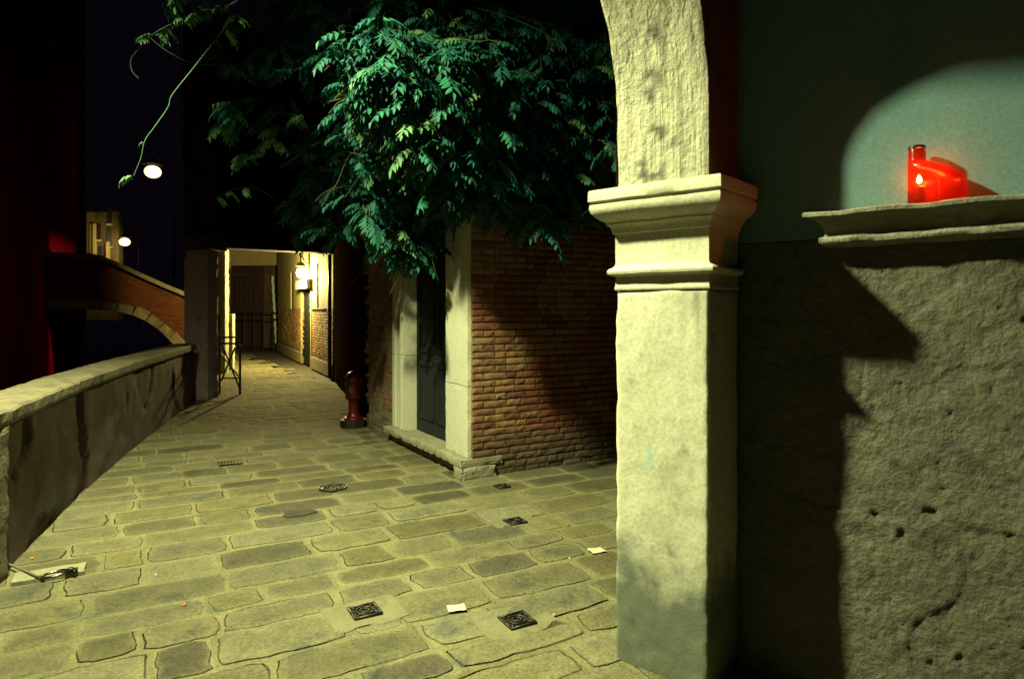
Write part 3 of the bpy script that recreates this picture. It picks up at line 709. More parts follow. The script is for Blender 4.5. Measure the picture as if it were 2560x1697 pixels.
runner([(1150, 425, 5.9), (1220, 460, 5.8), (1290, 500, 5.7), (1360, 530, 5.7), (1400, 550, 5.7), (1440, 545, 5.6), (1480, 520, 5.5)], .003, [(.1, 2), (.25, 2), (.4, 2), (.5, 3), (.62, 4), (.66, 3)], rnd)
runner([(1080, 470, 5.9), (1130, 478, 5.9), (1180, 480, 5.85), (1240, 520, 5.8), (1270, 528, 5.8)], .003, [(.0, 4), (.3, 2), (.5, 3)], rnd)
runner([(860, 65, 6.0), (895, 70, 5.9), (905, 82, 5.9), (940, 92, 5.9), (990, 95, 6.0)], .003, [(0, 3)], rnd)
runner([(760, 560, 6.6), (660, 480, 6.6), (600, 470, 6.6), (540, 495, 6.6)], .003, [(.6, 2), (.8, 2), (.97, 3)], rnd)
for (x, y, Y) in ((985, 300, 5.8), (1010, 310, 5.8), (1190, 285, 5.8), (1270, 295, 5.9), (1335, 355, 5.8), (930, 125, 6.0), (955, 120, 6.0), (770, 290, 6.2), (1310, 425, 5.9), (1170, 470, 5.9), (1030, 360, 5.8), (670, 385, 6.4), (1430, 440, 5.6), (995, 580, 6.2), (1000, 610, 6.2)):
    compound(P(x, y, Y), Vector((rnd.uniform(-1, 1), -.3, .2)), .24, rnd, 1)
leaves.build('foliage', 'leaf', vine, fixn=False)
stems.build('stem', 'stem', vine, fixn=False)
for ten in tens: ten.build('runner', 'bstem', vine, fixn=False)

# ------------------------------------------------------------------ parapet beside the canal
pp_ = thing('canal_parapet', par[2], 'low damp plastered parapet with worn stone coping beside the canal', 'parapet')
def offs(i):
    a_ = par[max(0, i-1)]; b_ = par[min(len(par)-1, i+1)]; d_ = (b_-a_).normalized(); return Vector((-d_.y, d_.x, 0))
pw = MB(); cps = []
dp = []
for i in range(len(par)-1):
    a_, b_ = par[i], par[i+1]; na, nb = offs(i), offs(i+1); L = (b_-a_).length; m = int(L/.06)
    for k in range(m+(1 if i == len(par)-2 else 0)): dp.append((a_.lerp(b_, k/m), na.lerp(nb, k/m)))
NZ_ = 18; vs = []
for p, nn in dp:
    for k in range(NZ_+1):
        z = -.02+k/NZ_*.925; q = p+Z3*z
        e_ = fn(q, 2)*.018+fn(q, 6, 3)*.008
        if fn(q, 1.6, 11) > .16-.25*max(0, .35-z): e_ -= .02
        vs.append(q-nn*e_)
n_ = NZ_+1; fs = [(i*n_+k, (i+1)*n_+k, (i+1)*n_+k+1, i*n_+k+1) for i in range(len(dp)-1) for k in range(NZ_)]
pw.add(vs, fs)
vs = []
for p, nn in dp: vs += [p+nn*.30-Z3*1.5, p+nn*.30+Z3*.90, p+Z3*.90]
pw.add(vs, [(i*3+k, (i+1)*3+k, (i+1)*3+k+1, i*3+k+1) for i in range(len(dp)-1) for k in range(2)])
e_ = dp[-1]; d_ = (par[-1]-par[-2]).normalized(); pw.prism([e_[0]-Z3*.02, e_[0]+e_[1]*.3-Z3*.02, e_[0]+e_[1]*.3+Z3*.905, e_[0]+Z3*.905], d_*.02)
pw.build('parapet_wall', 'parapet', pp_, smooth=True)
def coping(i0, i1, k):
    m = MB(); vs = []; sec = [(-.045, .905), (-.05, .93), (-.05, .985), (-.035, 1.0), (.10, 1.012), (.27, 1.008), (.33, .998), (.345, .98), (.345, .905)]
    for i in range(i0, i1+1):
        p, nn = dp[i]; ed = .004 if i in (i0, i1) else 0
        dd = (dp[min(i+1, len(dp)-1)][0]-dp[max(i-1, 0)][0]).normalized()
        sh = dd*(.004 if i == i0 else -.004 if i == i1 else 0)
        for q, z in sec:
            v = p+nn*q+Z3*z+sh; v = v+nn*fn(v, 7)*.010+Z3*(fn(v, 9, 4)*.006-ed); vs.append(v)
    n_ = len(sec); L = i1-i0+1
    fs = [(i*n_+j, i*n_+(j+1) % n_, (i+1)*n_+(j+1) % n_, (i+1)*n_+j) for i in range(L-1) for j in range(n_)]+[tuple(range(n_)), tuple((L-1)*n_+j for j in range(n_))]
    m.add(vs, fs); m.build('coping_stone', 'coping', pp_)
i = 0; rnd = random.Random(4)
while i < len(dp)-6:
    j = min(len(dp)-1, i+rnd.randint(15, 26))
    if len(dp)-1-j < 7: j = len(dp)-1
    coping(i, j, 0); i = j
ep = MB(); q = par[2]-(par[2]-par[1]).normalized()*.1; nn = offs(2); d_ = (par[2]-par[1]).normalized()
rough_box(ep, q-nn*.045-d_*.22, d_, nn, Z3, (.245, .3, .90), .04, amp=.006, chip=.015); ep.build('end_post', 'coping', pp_)
xb = MB(); rnd = random.Random(8)
for (bx_, by_, n_) in ((150, 1235, 9), (105, 1200, 5), (280, 1120, 6)):
    for _ in range(n_): pass
# mooring ring in its stone
mr = G(120, 1440); ms = thing('mooring_ring', mr, 'iron mooring ring and shackle on a pale stone block by the parapet', 'mooring ring')
q = MB(); rough_box(q, mr-A2*.17-B2*.085, A2, B2, Z3, (.36, .17, .026), .02, amp=.003, chip=.006); q.build('stone_block', 'step', ms)
q = MB(); c_ = G(138, 1449)+Z3*.036
q.tube([c_+A2*.062*math.cos(t)+B2*.042*math.sin(t)+Z3*(.006*math.cos(t)) for t in [i*2*math.pi/24 for i in range(25)]], .0085, 8); q.build('ring', 'steel', ms, smooth=True)
q = MB(); c2_ = c_+A2*.075; q.tube([c2_-A2*.02, c2_+A2*.0+Z3*.012, c2_+A2*.035+Z3*.004], [.016, .017, .011], 8); q.tube([c2_+A2*.02-B2*.03+Z3*.004, c2_+A2*.03+B2*.035+Z3*.004], .008, 8); q.build('shackle', 'iron', ms, smooth=True)
q = MB(); q.tube([G(12, 1418)+Z3*.03, G(60, 1440)+Z3*.036, G(92, 1456)+Z3*.036, c_-A2*.055], .007, 6); q.build('rod', 'coping', ms)

# ------------------------------------------------------------------ ironwork, papers and litter on the paving
def drain(px, py, size, label, surround=None, pale='surround'):
    c_ = G(px, py); t_ = thing('drain_cover', c_, label, 'drain cover', 'small square iron drain covers')
    zt = .012
    if surround:
        q = MB(); rough_box(q, c_-A2*surround[0]/2-B2*surround[1]/2-Z3*.02, A2, B2, Z3, (surround[0], surround[1], .029), .02, amp=.003, chip=.028, seed=px); q.build('stone_surround', pale, t_); zt = .0132
    q = MB(); s_ = size/2
    q.box(c_+Z3*(zt-.004), (size, size, .008), A2, B2); q.build('cover_plate', 'black', t_)
    q = MB(); zz = Z3*(zt+.004)
    for (a0, a1, b0, b1) in ((-s_, s_, -s_, -s_+.012), (-s_, s_, s_-.012, s_), (-s_, -s_+.012, -s_+.012, s_-.012), (s_-.012, s_, -s_+.012, s_-.012)):
        q.box(c_+A2*(a0+a1)/2+B2*(b0+b1)/2+zz, (a1-a0, b1-b0, .006), A2, B2)
    for rr in (.045, .024):
        rr *= size/.15; q.tube([c_+A2*rr*math.cos(t)+B2*rr*math.sin(t)+zz for t in [i*2*math.pi/20 for i in range(21)]], .005, 5)
    for sx_ in (-1, 1):
        for sy_ in (-1, 1): q.tube([c_+A2*sx_*s_*.5+B2*sy_*s_*.5+zz, c_+A2*sx_*s_*.8+B2*sy_*s_*.8+zz], .006, 5)
    q.build('rim_pattern', 'iron', t_, smooth=True)
drain(912, 1533, .15, 'square iron drain cover left of the pale paper in a pale worn slab', (.42, .33))
drain(1293, 1556, .15, 'square iron drain cover right of the pale paper nearest the pillar foot', (.42, .36))
drain(1288, 1307, .14, 'square drain cover midway between the brick corner and the paper beside the pillar', (.40, .24))
drain(1255, 1218, .12, 'smallest square drain cover just below the brick corner')
def plate(px, py, rx, ry, name, label, cat, m='iron', rings=0, k=28, irr=0.):
    c_ = G(px, py); t_ = thing(name, c_, label, cat); q = MB()
    pr = [(1, 0), (1, .016), (.97, .0175), (.9, .0165)]
    vs = []
    for r_, z in pr:
        for j in range(k):
            a_ = 2*math.pi*j/k; w_ = 1+irr*noise.noise(Vector((math.cos(a_)*1.5, math.sin(a_)*1.5, px)))
            vs.append(c_+A2*rx*r_*w_*math.cos(a_)+B2*ry*r_*w_*math.sin(a_)+Z3*z)
    q.add(vs, [(i*k+j, i*k+(j+1) % k, (i+1)*k+(j+1) % k, (i+1)*k+j) for i in range(3) for j in range(k)]+[tuple(3*k+j for j in range(k))])
    q.build('plate', m, t_)
    if rings:
        q = MB()
        for f in (.92, .68, .4, .16):
            q.tube([c_+A2*rx*f*math.cos(t)+B2*ry*f*math.sin(t)+Z3*.018 for t in [i*2*math.pi/24 for i in range(25)]], .005, 5)
        for i in range(8):
            a_ = i*math.pi/4; q.tube([c_+A2*rx*.45*math.cos(a_)+B2*ry*.45*math.sin(a_)+Z3*.018, c_+A2*rx*.64*math.cos(a_)+B2*ry*.64*math.sin(a_)+Z3*.018], .005, 5)
        q.build('raised_rings', 'iron', t_, smooth=True)
plate(833, 1222, .125, .125, 'manhole_cover', 'round ringed iron manhole cover in the middle of the paving', 'manhole cover', rings=1)
plate(745, 1287, .13, .075, 'asphalt_patch', 'dark irregular asphalt patch left of the paving, below the round manhole', 'patch', 'soil', irr=.35)
c_ = G(575, 1160); t_ = thing('grate', c_, 'small oblong drain grate far left in the dark paving', 'grate')
q = MB()
for i in range(7): q.box(c_+A2*(-.09+i*.03)+Z3*.012, (.016, .12, .012), A2, B2)
q.box(c_+B2*.066+Z3*.013, (.22, .012, .014), A2, B2); q.box(c_-B2*.066+Z3*.013, (.22, .012, .014), A2, B2); q.build('bars', 'iron', t_)
def paper(px, py, w_, h_, label, rot):
    c_ = G(px, py); a_ = A2*math.cos(rot)+B2*math.sin(rot); b_ = B2*math.cos(rot)-A2*math.sin(rot); vs = []
    for i in range(6):
        for j in range(5):
            p = c_+a_*w_*(i/5-.5)+b_*h_*(j/4-.5); p.z = .0135+abs(fn(p, 18, px))*.008*(1 if i in (0, 5) or j in (0, 4) else .4); vs.append(p)
    vs += [v-Z3*.0006 for v in vs]; fs = [(i*5+j, (i+1)*5+j, (i+1)*5+j+1, i*5+j+1) for i in range(5) for j in range(4)]
    fs += [tuple(30+k for k in f[::-1]) for f in fs]
    for lp_ in ([i*5 for i in range(6)]+[25+j for j in range(1, 5)]+[i*5+4 for i in range(4, -1, -1)]+[3, 2, 1],):
        m_ = len(lp_); fs += [(lp_[i], lp_[(i+1) % m_], lp_[(i+1) % m_]+30, lp_[i]+30) for i in range(m_)]
    q = MB(); q.add(vs, fs); o = q.build('paper_sheet', 'paper', smooth=False); return tag(o, label, 'paper', 'sheets of paper on the paving')
paper(1141, 1525, .095, .075, 'pale paper sheet on the paving between the two square drain covers', -.25)
paper(1492, 1380, .10, .085, 'pale paper sheet on the paving close beside the pillar', -.12)
def litter(px, py, s_, label, name='fallen_petal', m='orange', cat='litter'):
    c_ = G(px, py); q = MB(); vs = []
    for z, f in ((.012, 1), (.018, .8)):
        for j in range(7):
            a_ = j*2*math.pi/7; vs.append(c_+Vector((math.cos(a_)*s_*f*(1+.3*math.sin(j*2.3)), math.sin(a_)*s_*f*.7, z+.003*math.sin(j))))
    q.add(vs, [tuple(range(6, -1, -1)), tuple(range(7, 14))]+[(j, (j+1) % 7, (j+1) % 7+7, j+7) for j in range(7)])
    return tag(q.build(name, m), label, cat)
litter(460, 1517, .014, 'orange peel scrap on the lit paving in the lower left')
litter(80, 1400, .012, 'orange scrap on the paving just above the mooring stone')
litter(1424, 1400, .006, 'tiny pale crumb on the paving left of the paper by the pillar', m='paper')
litter(390, 1442, .007, 'tiny white crumb on the lower left paving', m='paper')
litter(1385, 1543, .006, 'tiny white crumb on the paving right of the drain cover by the pillar', m='paper')

# ------------------------------------------------------------------ red hydrant
hp = G(888, 1066)+Vector((-.02, 0, 0)); hy = thing('fire_hydrant', hp, 'dark red cast iron fire hydrant on a black base beside the wall', 'hydrant')
q = MB(); q.lathe(hp, [(.0, 0), (.185, 0), (.19, .01), (.19, .085), (.175, .10), (0, .10)], 10); q.build('base', 'black', hy)
q = MB(); q.lathe(hp, [(.0, .10), (.13, .10), (.13, .122), (.10, .13), (.078, .16), (.070, .20), (.068, .345), (.075, .36), (.095, .372), (.105, .385), (.108, .40), (.106, .55), (.112, .56), (.112, .58), (.10, .585), (0, .585)], 28); q.build('body', 'redpaint', hy, smooth=True)
q = MB(); q.lathe(hp, [(.0, .585), (.105, .586), (.116, .60), (.118, .655), (.112, .672), (.095, .70), (.07, .728), (.04, .745), (.025, .75), (.022, .772), (0, .775)], 28); q.build('bonnet', 'redpaint', hy, smooth=True)
for s_ in (-1, 1):
    q = MB(); c_ = hp+Z3*.63; d_ = Vector((s_*.8, -.6, 0)).normalized()
    q.tube([c_+d_*.09, c_+d_*.135], .032, 12); q.tube([c_+d_*.135, c_+d_*.15], .038, 6); q.build('outlet', 'redpaint', hy)
q = MB(); f = hp+Vector((0, -.111, 0))
for a_, b_ in (((-.02, .55), (-.022, .47)), ((.004, .56), (-.004, .46)), ((-.03, .52), (.0, .50)), ((.0, .51), (.035, .468)), ((-.035, .54), (-.03, .49)), ((-.004, .50), (.012, .53))):
    q.tube([f+Vector((a_[0], abs(a_[0])*.1, a_[1])), f+Vector((b_[0], abs(b_[0])*.1, b_[1]))], .0032, 5)
q.build('graffiti', 'white', hy)

# ------------------------------------------------------------------ house over the passage
def RW(s, z=0., o=0.):                # a point on the passage's right wall
    w_ = Vector((-.438, .899, 0)); nn = Vector((-.899, -.438, 0)); return Vector((-4.1, 15.3, 0))+w_*s+nn*o+Z3*z
ww = Vector((-.438, .899, 0)); wn = Vector((-.899, -.438, 0))
ph = thing('passage_house', (-5.5, 11.7, 0), 'house on a stone pier above the lamplit yellow passage', 'house')
pL, pR = Vector((-5.25, 11.95, 0)), Vector((-4.1, 15.3, 0))
q = MB(); fd = (pR-pL).normalized(); fno = Vector((fd.y, -fd.x, 0))
q.prism([Vector((-5.72, 11.6, 2.84)), Vector((-5.15, 11.7, 2.84)), Vector((-4.02, 15.2, 3.0)), Vector((-4.6, 15.6, 3.0)), Vector((-5.9, 12.2, 2.84))], (0, 0, 4)); q.build('facade', 'darkwall', ph)
q = MB(); rough_box(q, Vector((-5.70, 11.6, 0)), Vector((1, 0, 0)), Vector((0, 1, 0)), Z3, (.42, .42, 2.62), .07, amp=.01, chip=.02); q.build('stone_pier', mat('grey_pier_stone', (.62, .50, .48), (.48, .38, .38), (.26, .2, .22), scale=4, fine=40), ph)
q = MB(); rough_box(q, Vector((-5.74, 11.57, 2.62)), Vector((1, 0, 0)), Vector((0, 1, 0)), Z3, (.60, .5, .22), .07, amp=.006, chip=.015); q.build('pier_capital', 'parapet', ph)
q = MB(); q.prism([Vector((-5.2, 12.0, 2.68)), Vector((-4.2, 15.15, 2.85)), Vector((-4.2, 15.15, 3.0)), Vector((-5.2, 12.0, 2.83))], (-.35, .2, 0)); q.build('lintel_beam', 'wood', ph)
q = MB(); rough_box(q, P(786, 634, 15.0), Vector((1, -.1, 0)), Vector((.1, 1, 0)), Z3, (.34, .3, .24), .05, amp=.008, chip=.03); q.build('corbel', 'jamb', ph)
# right wall: plaster above, brick below, pale plinth
def wallseg(mb, s0, s1, z0, z1, th=.25, o=0.): mb.prism([RW(s0, z0, o), RW(s1, z0, o), RW(s1, z0, -th), RW(s0, z0, -th)], (0, 0, z1-z0))
up = MB(); loB = MB()
for s0, s1, z0, z1 in ((-.1, 1.0, 1.58, 4.2), (1.0, 2.1, 2.75, 4.2), (2.1, 3.0, 1.58, 4.2), (3.0, 4.55, 2.12, 4.2), (4.55, 6.3, 1.58, 4.2), (6.3, 6.9, 2.75, 4.2), (6.9, 10.4, 1.58, 4.2)): wallseg(up, s0, s1, z0, z1)
up.build('upper_wall', 'yplaster', ph)
rnd = random.Random(3)
wallseg(loB, -.1, 3.0, .0, 1.57, .25, -.02); wallseg(loB, 4.55, 10.4, .0, 1.57, .25, -.02)
loB.build('lower_wall', 'mortar', ph)
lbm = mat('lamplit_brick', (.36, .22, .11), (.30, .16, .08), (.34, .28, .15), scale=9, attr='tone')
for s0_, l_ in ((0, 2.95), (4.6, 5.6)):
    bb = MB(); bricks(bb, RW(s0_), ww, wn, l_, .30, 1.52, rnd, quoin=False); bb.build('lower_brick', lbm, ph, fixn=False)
q = MB(); wallseg(q, -.1, 3.0, 0, .30, .2, .03); wallseg(q, 4.55, 10.4, 0, .30, .2, .03); q.build('plinth', 'beige', ph)
q = MB(); wallseg(q, 3.0, 4.55, 0, 2.1, .05, -.12); q.build('door', mat('blackish_green_paint', (.006, .012, .010), (.004, .009, .008), None, rough=.8, spec=.1), ph)
q = MB(); wallseg(q, 2.86, 3.0, 0, 2.14, .2, .02); q.build('door_jamb', 'yplaster', ph)
q = MB(); wallseg(q, 4.55, 4.75, 0, 2.14, .2, .02); q.build('door_jamb', 'yplaster', ph)
q = MB(); wallseg(q, 2.85, 4.9, 2.14, 2.38, .2, .14); q.build('door_hood', 'jamb', ph)
for s0, s1 in ((1.0, 2.1), (6.3, 6.9)):
    q = MB(); wallseg(q, s0, s1, 1.58, 2.75, .06, -.03); w_ = q.build('window', 'wood', ph)
q = MB(); wallseg(q, .9, 2.9, 1.572, 1.60, .1, .03); q.build('string_course', 'beige', ph)
q = MB(); q.tube([RW(.08, 0, .06), RW(.08, 4, .06)], .045, 8); q.build('downpipe', 'black', ph)
q = MB(); q.prism([Vector((-7.0, 16.3, 2.72)), Vector((-7.68, 17.95, 2.72)), Vector((-8.05, 19.15, 2.72)), Vector((-8.25, 19.1, 2.72)), Vector((-7.86, 17.9, 2.72)), Vector((-7.2, 16.2, 2.72))], (0, 0, 1.45)); q.build('lamp_baffle_beam', 'darkwall', ph)  # added beam that keeps the passage lamp off the wall across the canal
# end wall of the passage above a dark opening, canal-side column, ceiling
eL, eR = P(540, 770, 25.6), P(706, 770, 25.2); eL.z = eR.z = 0
q = MB(); q.prism([eL+Z3*3.22, eR+Z3*3.22, eR+Vector((0, .3, 3.22)), eL+Vector((0, .3, 3.22))], (0, 0, 1.5)); q.build('end_wall', 'beige', ph)
q = MB(); q.prism([Vector((-5.3, 12.2, 4.2)), Vector((-4.0, 15.2, 4.2)), RW(10.6, 4.2), Vector((-11.2, 25.8, 4.2)), Vector((-7.3, 16, 4.2))], (0, 0, .1)); q.build('passage_ceiling', 'beige', ph)
q = MB(); c_ = P(554, 770, 16.2); c_.z = 0; rough_box(q, c_-Vector((.11, 0, 0)), Vector((1, 0, 0)), Vector((0, 1, 0)), Z3, (.2, .22, 3.2), .08, amp=.006, chip=.02); q.build('column', 'jamb', ph)
q = MB(); q.prism([c_+Vector((-.1, .24, 0)), Vector((-7.66, 17.9, 0)), Vector((-7.86, 17.9, 0)), c_+Vector((-.3, .24, 0))], (0, 0, 4.1)); q.build('lamp_baffle_wall', 'darkwall', ph)  # added panel stopping the passage lamp short of most of the bridge
q = MB(); q.prism([Vector((-8.05, 19.1, 0)), Vector((-10.95, 25.4, 0)), Vector((-11.15, 25.4, 0)), Vector((-8.25, 19.1, 0))], (0, 0, 4.15)); q.build('lamp_baffle_wall', 'darkwall', ph)  # second added panel, shields the far bank from the passage lamp
q = MB(); q.prism([c_+Vector((-.13, 0, 3.2)), c_+Vector((.11, 0, 3.2)), c_+Vector((.3, 0, 3.7)), c_+Vector((-.13, 0, 3.7))], (0, .22, 0)); q.build('bracket', 'jamb', ph)

# passage wall lamp
lw = RW(3.3, 2.56, .22)
wl_ = thing('wall_lamp', RW(3.85, 2.9, .0), 'lit wall lamp on a wrought iron bracket above the passage door', 'lamp')
q = MB(); a0 = RW(3.3, 3.3, .0)
q.tube([a0, RW(3.3, 3.32, .18), RW(3.3, 3.2, .24), RW(3.3, 2.9, .22), RW(3.3, 2.76, .22)], .022, 6)
q.tube([RW(3.3, 2.8, .0), RW(3.3, 2.9, .14), RW(3.3, 3.1, .2), RW(3.3, 3.28, .12)], .016, 6); q.tube([RW(3.3, 3.0, .05), RW(3.3, 3.1, .12), RW(3.3, 3.0, .2), RW(3.3, 2.93, .12)], .014, 6)
q.lathe(RW(3.3, 2.74, .22), [(.03, .12), (.10, .07), (.14, 0), (.05, -.01)], 12); q.build('bracket', 'black', wl_)
q = MB(); q.lathe(lw, [(.02, -.14), (.08, -.11), (.11, -.04), (.115, .03), (.09, .10), (.04, .13)], 16); q.build('globe', emis('lamp_glass_warm', (1, .93, .5), 14), wl_, smooth=True)
plight('lamp_light', RW(3.3, 2.40, .42), (1, .80, .27), 900, .10, wl_)

# railing across the far end, posts and details
rl = thing('end_railing', eR, 'black iron railing across the far end of the passage', 'railing')
q = MB()
for i in range(15):
    p = eR.lerp(eL, i/14); 
    if i < 3 or i % 2 == 0: q.tube([p, p+Z3*1.45], .022 if i else .04, 6)
q.build('bar', 'black', rl)
for z in (1.42, 1.18, .22): q = MB(); q.box((eL+eR)/2+Z3*z, ((eL-eR).length, .04, .045), (eL-eR)); q.build('rail', 'black', rl)
dk = thing('boarded_gate', (eL+eR)/2, 'tall dark plank gate filling the left of the passage end', 'gate')
q = MB()
for i in range(9):
    a_ = eL.lerp(eR, .02+i*.075); q.box(a_+Vector((.0, .45+.02*(i % 2), 1.6)), (.165, .05, 3.2))
q.build('boards', mat('maroon_boards', (.030, .009, .009), (.02, .006, .006), None, scale=3, stretch=(3, 3, .4)), dk)
q = MB(); q.box(eL.lerp(eR, .32)+Vector((0, .40, 2.9)), (1.7, .05, .12)); q.build('cross_rail', 'wood', dk)
dp_ = thing('drainpipe', eR, 'thin pale blue-green pipe standing in the dark passage end', 'pipe')
pz = [P(681, y, 25.55)+Vector((.012*math.sin(y*.3)+(y-690)*.0009, 0, 0)) for y in range(690, 862, 6)]
q = MB(); q.tube(pz, .05, 8); q.build('pipe', mat('pale_teal_metal', (.55, .75, .66), (.45, .62, .56), None, scale=9, rough=.6), dp_)
fw = thing('far_wall', eR+Vector((0, .6, 0)), 'dim stained wall seen behind the end railing', 'wall')
q = MB(); q.box(eR+Vector((-.75, .85, 1.75)), (1.6, .2, 3.5)); q.build('render', mat('sooty_stained_render', (.10, .07, .045), (.03, .018, .014), None, scale=2, fine=20, stretch=(2, 2, .4)), fw)
nb = thing('meter_box', P(575, 860, 17.5), 'pale box standing beside the lit passage column', 'box')
q = MB(); b_ = P(575, 850, 17.3); q.box((b_.x, b_.y, .72), (.20, .14, 1.44)); q.build('cabinet', 'jamb', nb, bevel=.01)
q = MB(); q.box((b_.x+.01, b_.y-.075, .9), (.14, .012, .8)); q.build('panel', 'beige', nb)

# barrier beside the pier
br = thing('iron_barrier', P(600, 985, 12.3), 'black iron barrier with crossed bars beside the pier', 'barrier')
def B(px, py): return P(px, py, 12.2+(px-545)*.003)
def bar(name, a_, b_, r): q = MB(); q.tube([B(*a_), B(*b_)], r, 6); q.build(name, 'black', br)
bar('post', (600, 862), (600, 988), .024); bar('post', (549, 842), (549, 985), .022)
bar('rail', (546, 843), (587, 843), .018); bar('rail', (546, 858), (587, 859), .020); bar('rail', (555, 945), (598, 945), .014)
bar('cross_bar', (551, 850), (598, 968), .016); bar('cross_bar', (588, 868), (553, 952), .018); bar('cross_bar', (549, 880), (596, 940), .014)

# ------------------------------------------------------------------ bridge
R0 = Vector((-7.9, 18.75, 0)); bd = Vector((-.914, -.406, 0)); bno = Vector((.406, -.914, 0))
def mpx(px):
    r_ = (px-CX)/F; return (R0.x-r_*R0.y)/(r_*bd.y-bd.x)
def BZ(px, py): m = mpx(px); p = R0+bd*m; return m, CAMH-(py-HY)/F*p.y
topc = [BZ(*x) for x in ((492, 751), (460, 737), (400, 712), (340, 685), (290, 662), (255, 648), (225, 642), (195, 641))]
m0 = topc[-1][0]; full = topc+[(2*m0-m+.3, z) for m, z in topc[::-1]]
arc = [BZ(*x) for x in ((470, 905), (445, 872), (420, 846), (395, 822), (365, 802), (330, 787), (290, 778), (250, 774), (210, 773))]
ma = arc[-1][0]; farc = arc+[(2*ma-m+.1, z) for m, z in arc[::-1]]
bg_ = thing('canal_bridge', R0, 'arched brick footbridge over the canal with pale stone arch rim', 'bridge')
def BP(m, z, o=0.): return R0+bd*m+Z3*z+bno*o
q = MB(); ms_ = [mpx(492)+i*.15 for i in range(0, 58)]
def interp(c, m):
    for a_, b_ in zip(c, c[1:]):
        if a_[0] <= m <= b_[0] and b_[0] > a_[0]: return lerp(a_[1], b_[1], (m-a_[0])/(b_[0]-a_[0]))
    return None
vs = []; fs = []
for m in ms_:
    t_ = interp(full, m); t_ = t_ if t_ is not None else (full[0][1] if m < full[0][0] else full[-1][1])
    lo_ = interp(farc, m); lo_ = lo_ if lo_ is not None else -1.6
    for o in (0, -2.6):
        vs += [BP(m, lo_, o), BP(m, t_, o)]
for i in range(len(ms_)-1):
    a_, b_ = i*4, (i+1)*4
    fs += [(a_, a_+1, b_+1, b_), (a_+2, b_+2, b_+3, a_+3), (a_, b_, b_+2, a_+2), (a_+1, a_+3, b_+3, b_+1)]
q.add(vs, fs); q.build('bridge_side', mat('bridge_brick', (.15, .058, .026), (.09, .032, .016), (.04, .018, .014), spec=0., scale=5, fine=25, stretch=(.6, .6, 3), bump=1, bdist=.03), bg_)
q = MB(); pr_ = None
for i, (m, z) in enumerate(full):
    cur = [BP(m, z-.03, .06), BP(m, z+.09, .06), BP(m, z+.09, -.32), BP(m, z-.03, -.32)]
    if pr_: q.add(pr_+cur, [(0, 1, 5, 4), (1, 2, 6, 5), (2, 3, 7, 6), (3, 0, 4, 7)])
    pr_ = cur
q.build('coping', 'coping', bg_)
for k in range(len(farc)-1):
    (a_, za), (b_, zb) = farc[k], farc[k+1]
    if b_-a_ < .02: continue
    q = MB(); g_ = .02
    A_ = lerp(a_, b_, g_); B_ = lerp(a_, b_, 1-g_); ZA = lerp(za, zb, g_); ZB = lerp(za, zb, 1-g_)
    dx, dz = B_-A_, ZB-ZA; L = math.hypot(dx, dz); nx_, nz_ = -dz/L, dx/L
    if nz_ < 0: nx_, nz_ = -nx_, -nz_
    t0 = .22 if k % 3 != 1 else .26
    q.prism([BP(A_, ZA, .03), BP(B_, ZB, .03), BP(B_+nx_*t0, ZB+nz_*t0, .03), BP(A_+nx_*t0, ZA+nz_*t0, .03)], -bno*.3); q.build('arch_stone', 'coping', bg_)
# ------------------------------------------------------------------ across the canal
rh = thing('haze_house', (-9.5, 12, -1.5), 'added dark red wall imitating a light-leak haze at the left edge', 'house')  # added house, its red wall imitates a light-leak haze
q = MB(); q.prism([(-6.2, 1.0, -1.6), (-8.0, 8.5, -1.6), (-10.6, 14.0, -1.6), (-13.2, 20, -1.6), (-17.2, 27.0, -1.6), (-26, 27, -1.6), (-24, 1, -1.6)], (0, 0, 19)); q.build('wall', 'haze_red', rh)
M['dimy'] = mat('stained_ochre_render', (.20, .15, .06), (.12, .09, .035), (.06, .045, .02), scale=.9, fine=6, stretch=(1, 1, .4), bump=.3)
fh = thing('far_house', P(250, 650, 38), 'distant lamplit house front above the bridge', 'house')
def FH(px, py, o=0.): p = P(px, py, 36.05+(px-250)*.008); p.y += o; return p
q = MB(); q.prism([FH(205, 800), FH(297, 800), FH(297, 530), FH(205, 530)], (0, .4, 0)); q.build('wall', 'dimy', fh)
for x0, x1, y0 in ((236, 242, 560), (269, 276, 605)):
    q = MB(); q.prism([FH(x0, 760, -.15), FH(x1, 760, -.15), FH(x1, y0, -.15), FH(x0, y0, -.15)], (0, .15, 0)); q.build('pilaster_strip', 'yplaster', fh)
for (x0, x1, y0, y1, mm) in ((248, 257, 615, 650, 'door'), (262, 271, 615, 655, 'haze_red'), (268, 279, 570, 617, 'black'), (270, 280, 520, 560, 'black'), (243, 252, 560, 600, 'darkwall'), (226, 232, 560, 640, 'beige')):
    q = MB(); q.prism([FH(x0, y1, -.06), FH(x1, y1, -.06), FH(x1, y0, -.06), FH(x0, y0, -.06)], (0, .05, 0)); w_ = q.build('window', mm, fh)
    q = MB(); q.prism([FH(x0-1.5, y1+3, -.12), FH(x1+1.5, y1+3, -.12), FH(x1+1.5, y1, -.12), FH(x0-1.5, y1, -.12)], (0, .12, 0)); q.build('sill', 'jamb', w_) if False else q.build('sill', 'jamb', fh)
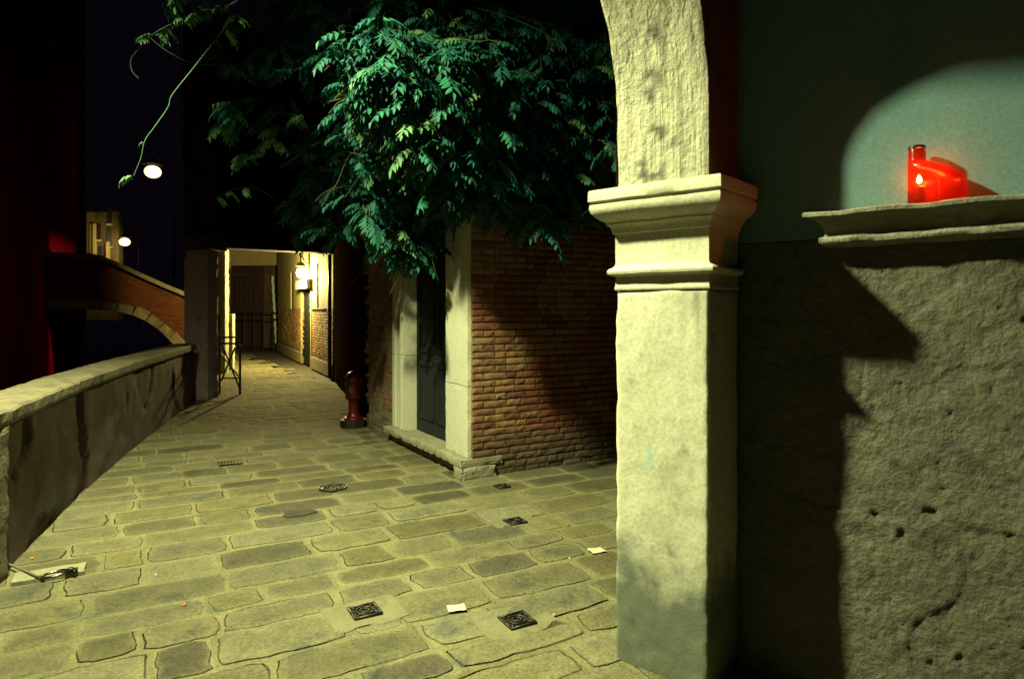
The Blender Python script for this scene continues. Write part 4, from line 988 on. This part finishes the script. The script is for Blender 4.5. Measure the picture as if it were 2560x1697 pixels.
def street_lamp(px, py, Y, r_, power, label, wall=None):
    c_ = P(px, py, Y); base = Vector((c_.x+r_*1.6, c_.y+.6, 0))
    t_ = thing('street_lamp', base, label, 'street lamp', 'lit lamps beyond the bridge')
    q = MB(); q.tube([base, base+Z3*(c_.z+.7)], [.05, .022], 8); q.build('pole', M['dimmed_iron'], t_)
    q = MB(); q.tube([base+Z3*(c_.z+.68), base+Z3*(c_.z+.8)-Vector((r_*.8, .3, 0)), c_+Z3*(r_+.25)], .02, 6); q.build('arm', M['dimmed_iron'], t_)
    q = MB(); q.lathe(c_, [(r_*.2, r_*.95+.22), (r_*1.3, r_*.95+.02), (r_*1.35, r_*.95), (r_*.3, r_*.95+.01)], 16); q.build('hood', M['dimmed_iron'], t_)
    q = MB(); pr = [(max(.002, r_*1.08*math.sin(a_)), -r_*.86*math.cos(a_)) for a_ in [i*math.pi/12 for i in range(13)]]
    q.lathe(c_, pr, 20); q.build('globe', emis('lamp_glass', (1, .80, .38), 4), t_, smooth=True)
    plight('lamp_light', c_+Vector((0, -r_*1.6, -r_*.4)), (1, .78, .3), power, .2, t_)
street_lamp(382, 430, 22, .24, 2., 'larger and nearer of the two glowing lamps, high over the bridge')
street_lamp(312, 605, 35.6, .25, 130, 'smaller farther glowing lamp beside the lit house front')

# ------------------------------------------------------------------ lamp over the parapet that lights the street (above the frame)
sl = thing('street_lantern', (-2.95, 3.12, 0), 'black iron lantern post at the parapet, above the picture', 'street lamp')
q = MB(); q.tube([(-2.98, 3.12, 0), (-2.98, 3.12, 5.3)], [.06, .04], 10); q.build('pole', 'black', sl)
q = MB(); q.tube([(-2.98, 3.12, 5.28), (-2.8, 3.13, 5.5), (-2.5, 3.15, 5.5), (-2.405, 3.155, 5.36)], .025, 8); q.build('arm', 'black', sl)
q = MB(); q.lathe((LMP.x, LMP.y, LMP.z), [(.03, .40), (.08, .34), (.22, .20), (.24, .16), (.10, .17)], 16); q.build('hood', 'black', sl)
q = MB(); q.lathe((LMP.x, LMP.y, LMP.z), [(.01, -.46), (.03, -.42), (.055, -.39), (.05, -.37), (.01, -.36)], 16); q.build('tray', 'black', sl)
plight('lantern_light', LMP, (.98, 1., .52), 3150, .10, sl, spot=(157, 1.))

lo_ = bpy.data.objects['lantern_light']; ax_ = Vector((math.sin(math.radians(3))*.86, -math.sin(math.radians(3))*.51, -math.cos(math.radians(3))))
lo_.rotation_mode = 'QUATERNION'; lo_.rotation_quaternion = ax_.to_track_quat('-Z', 'Y')
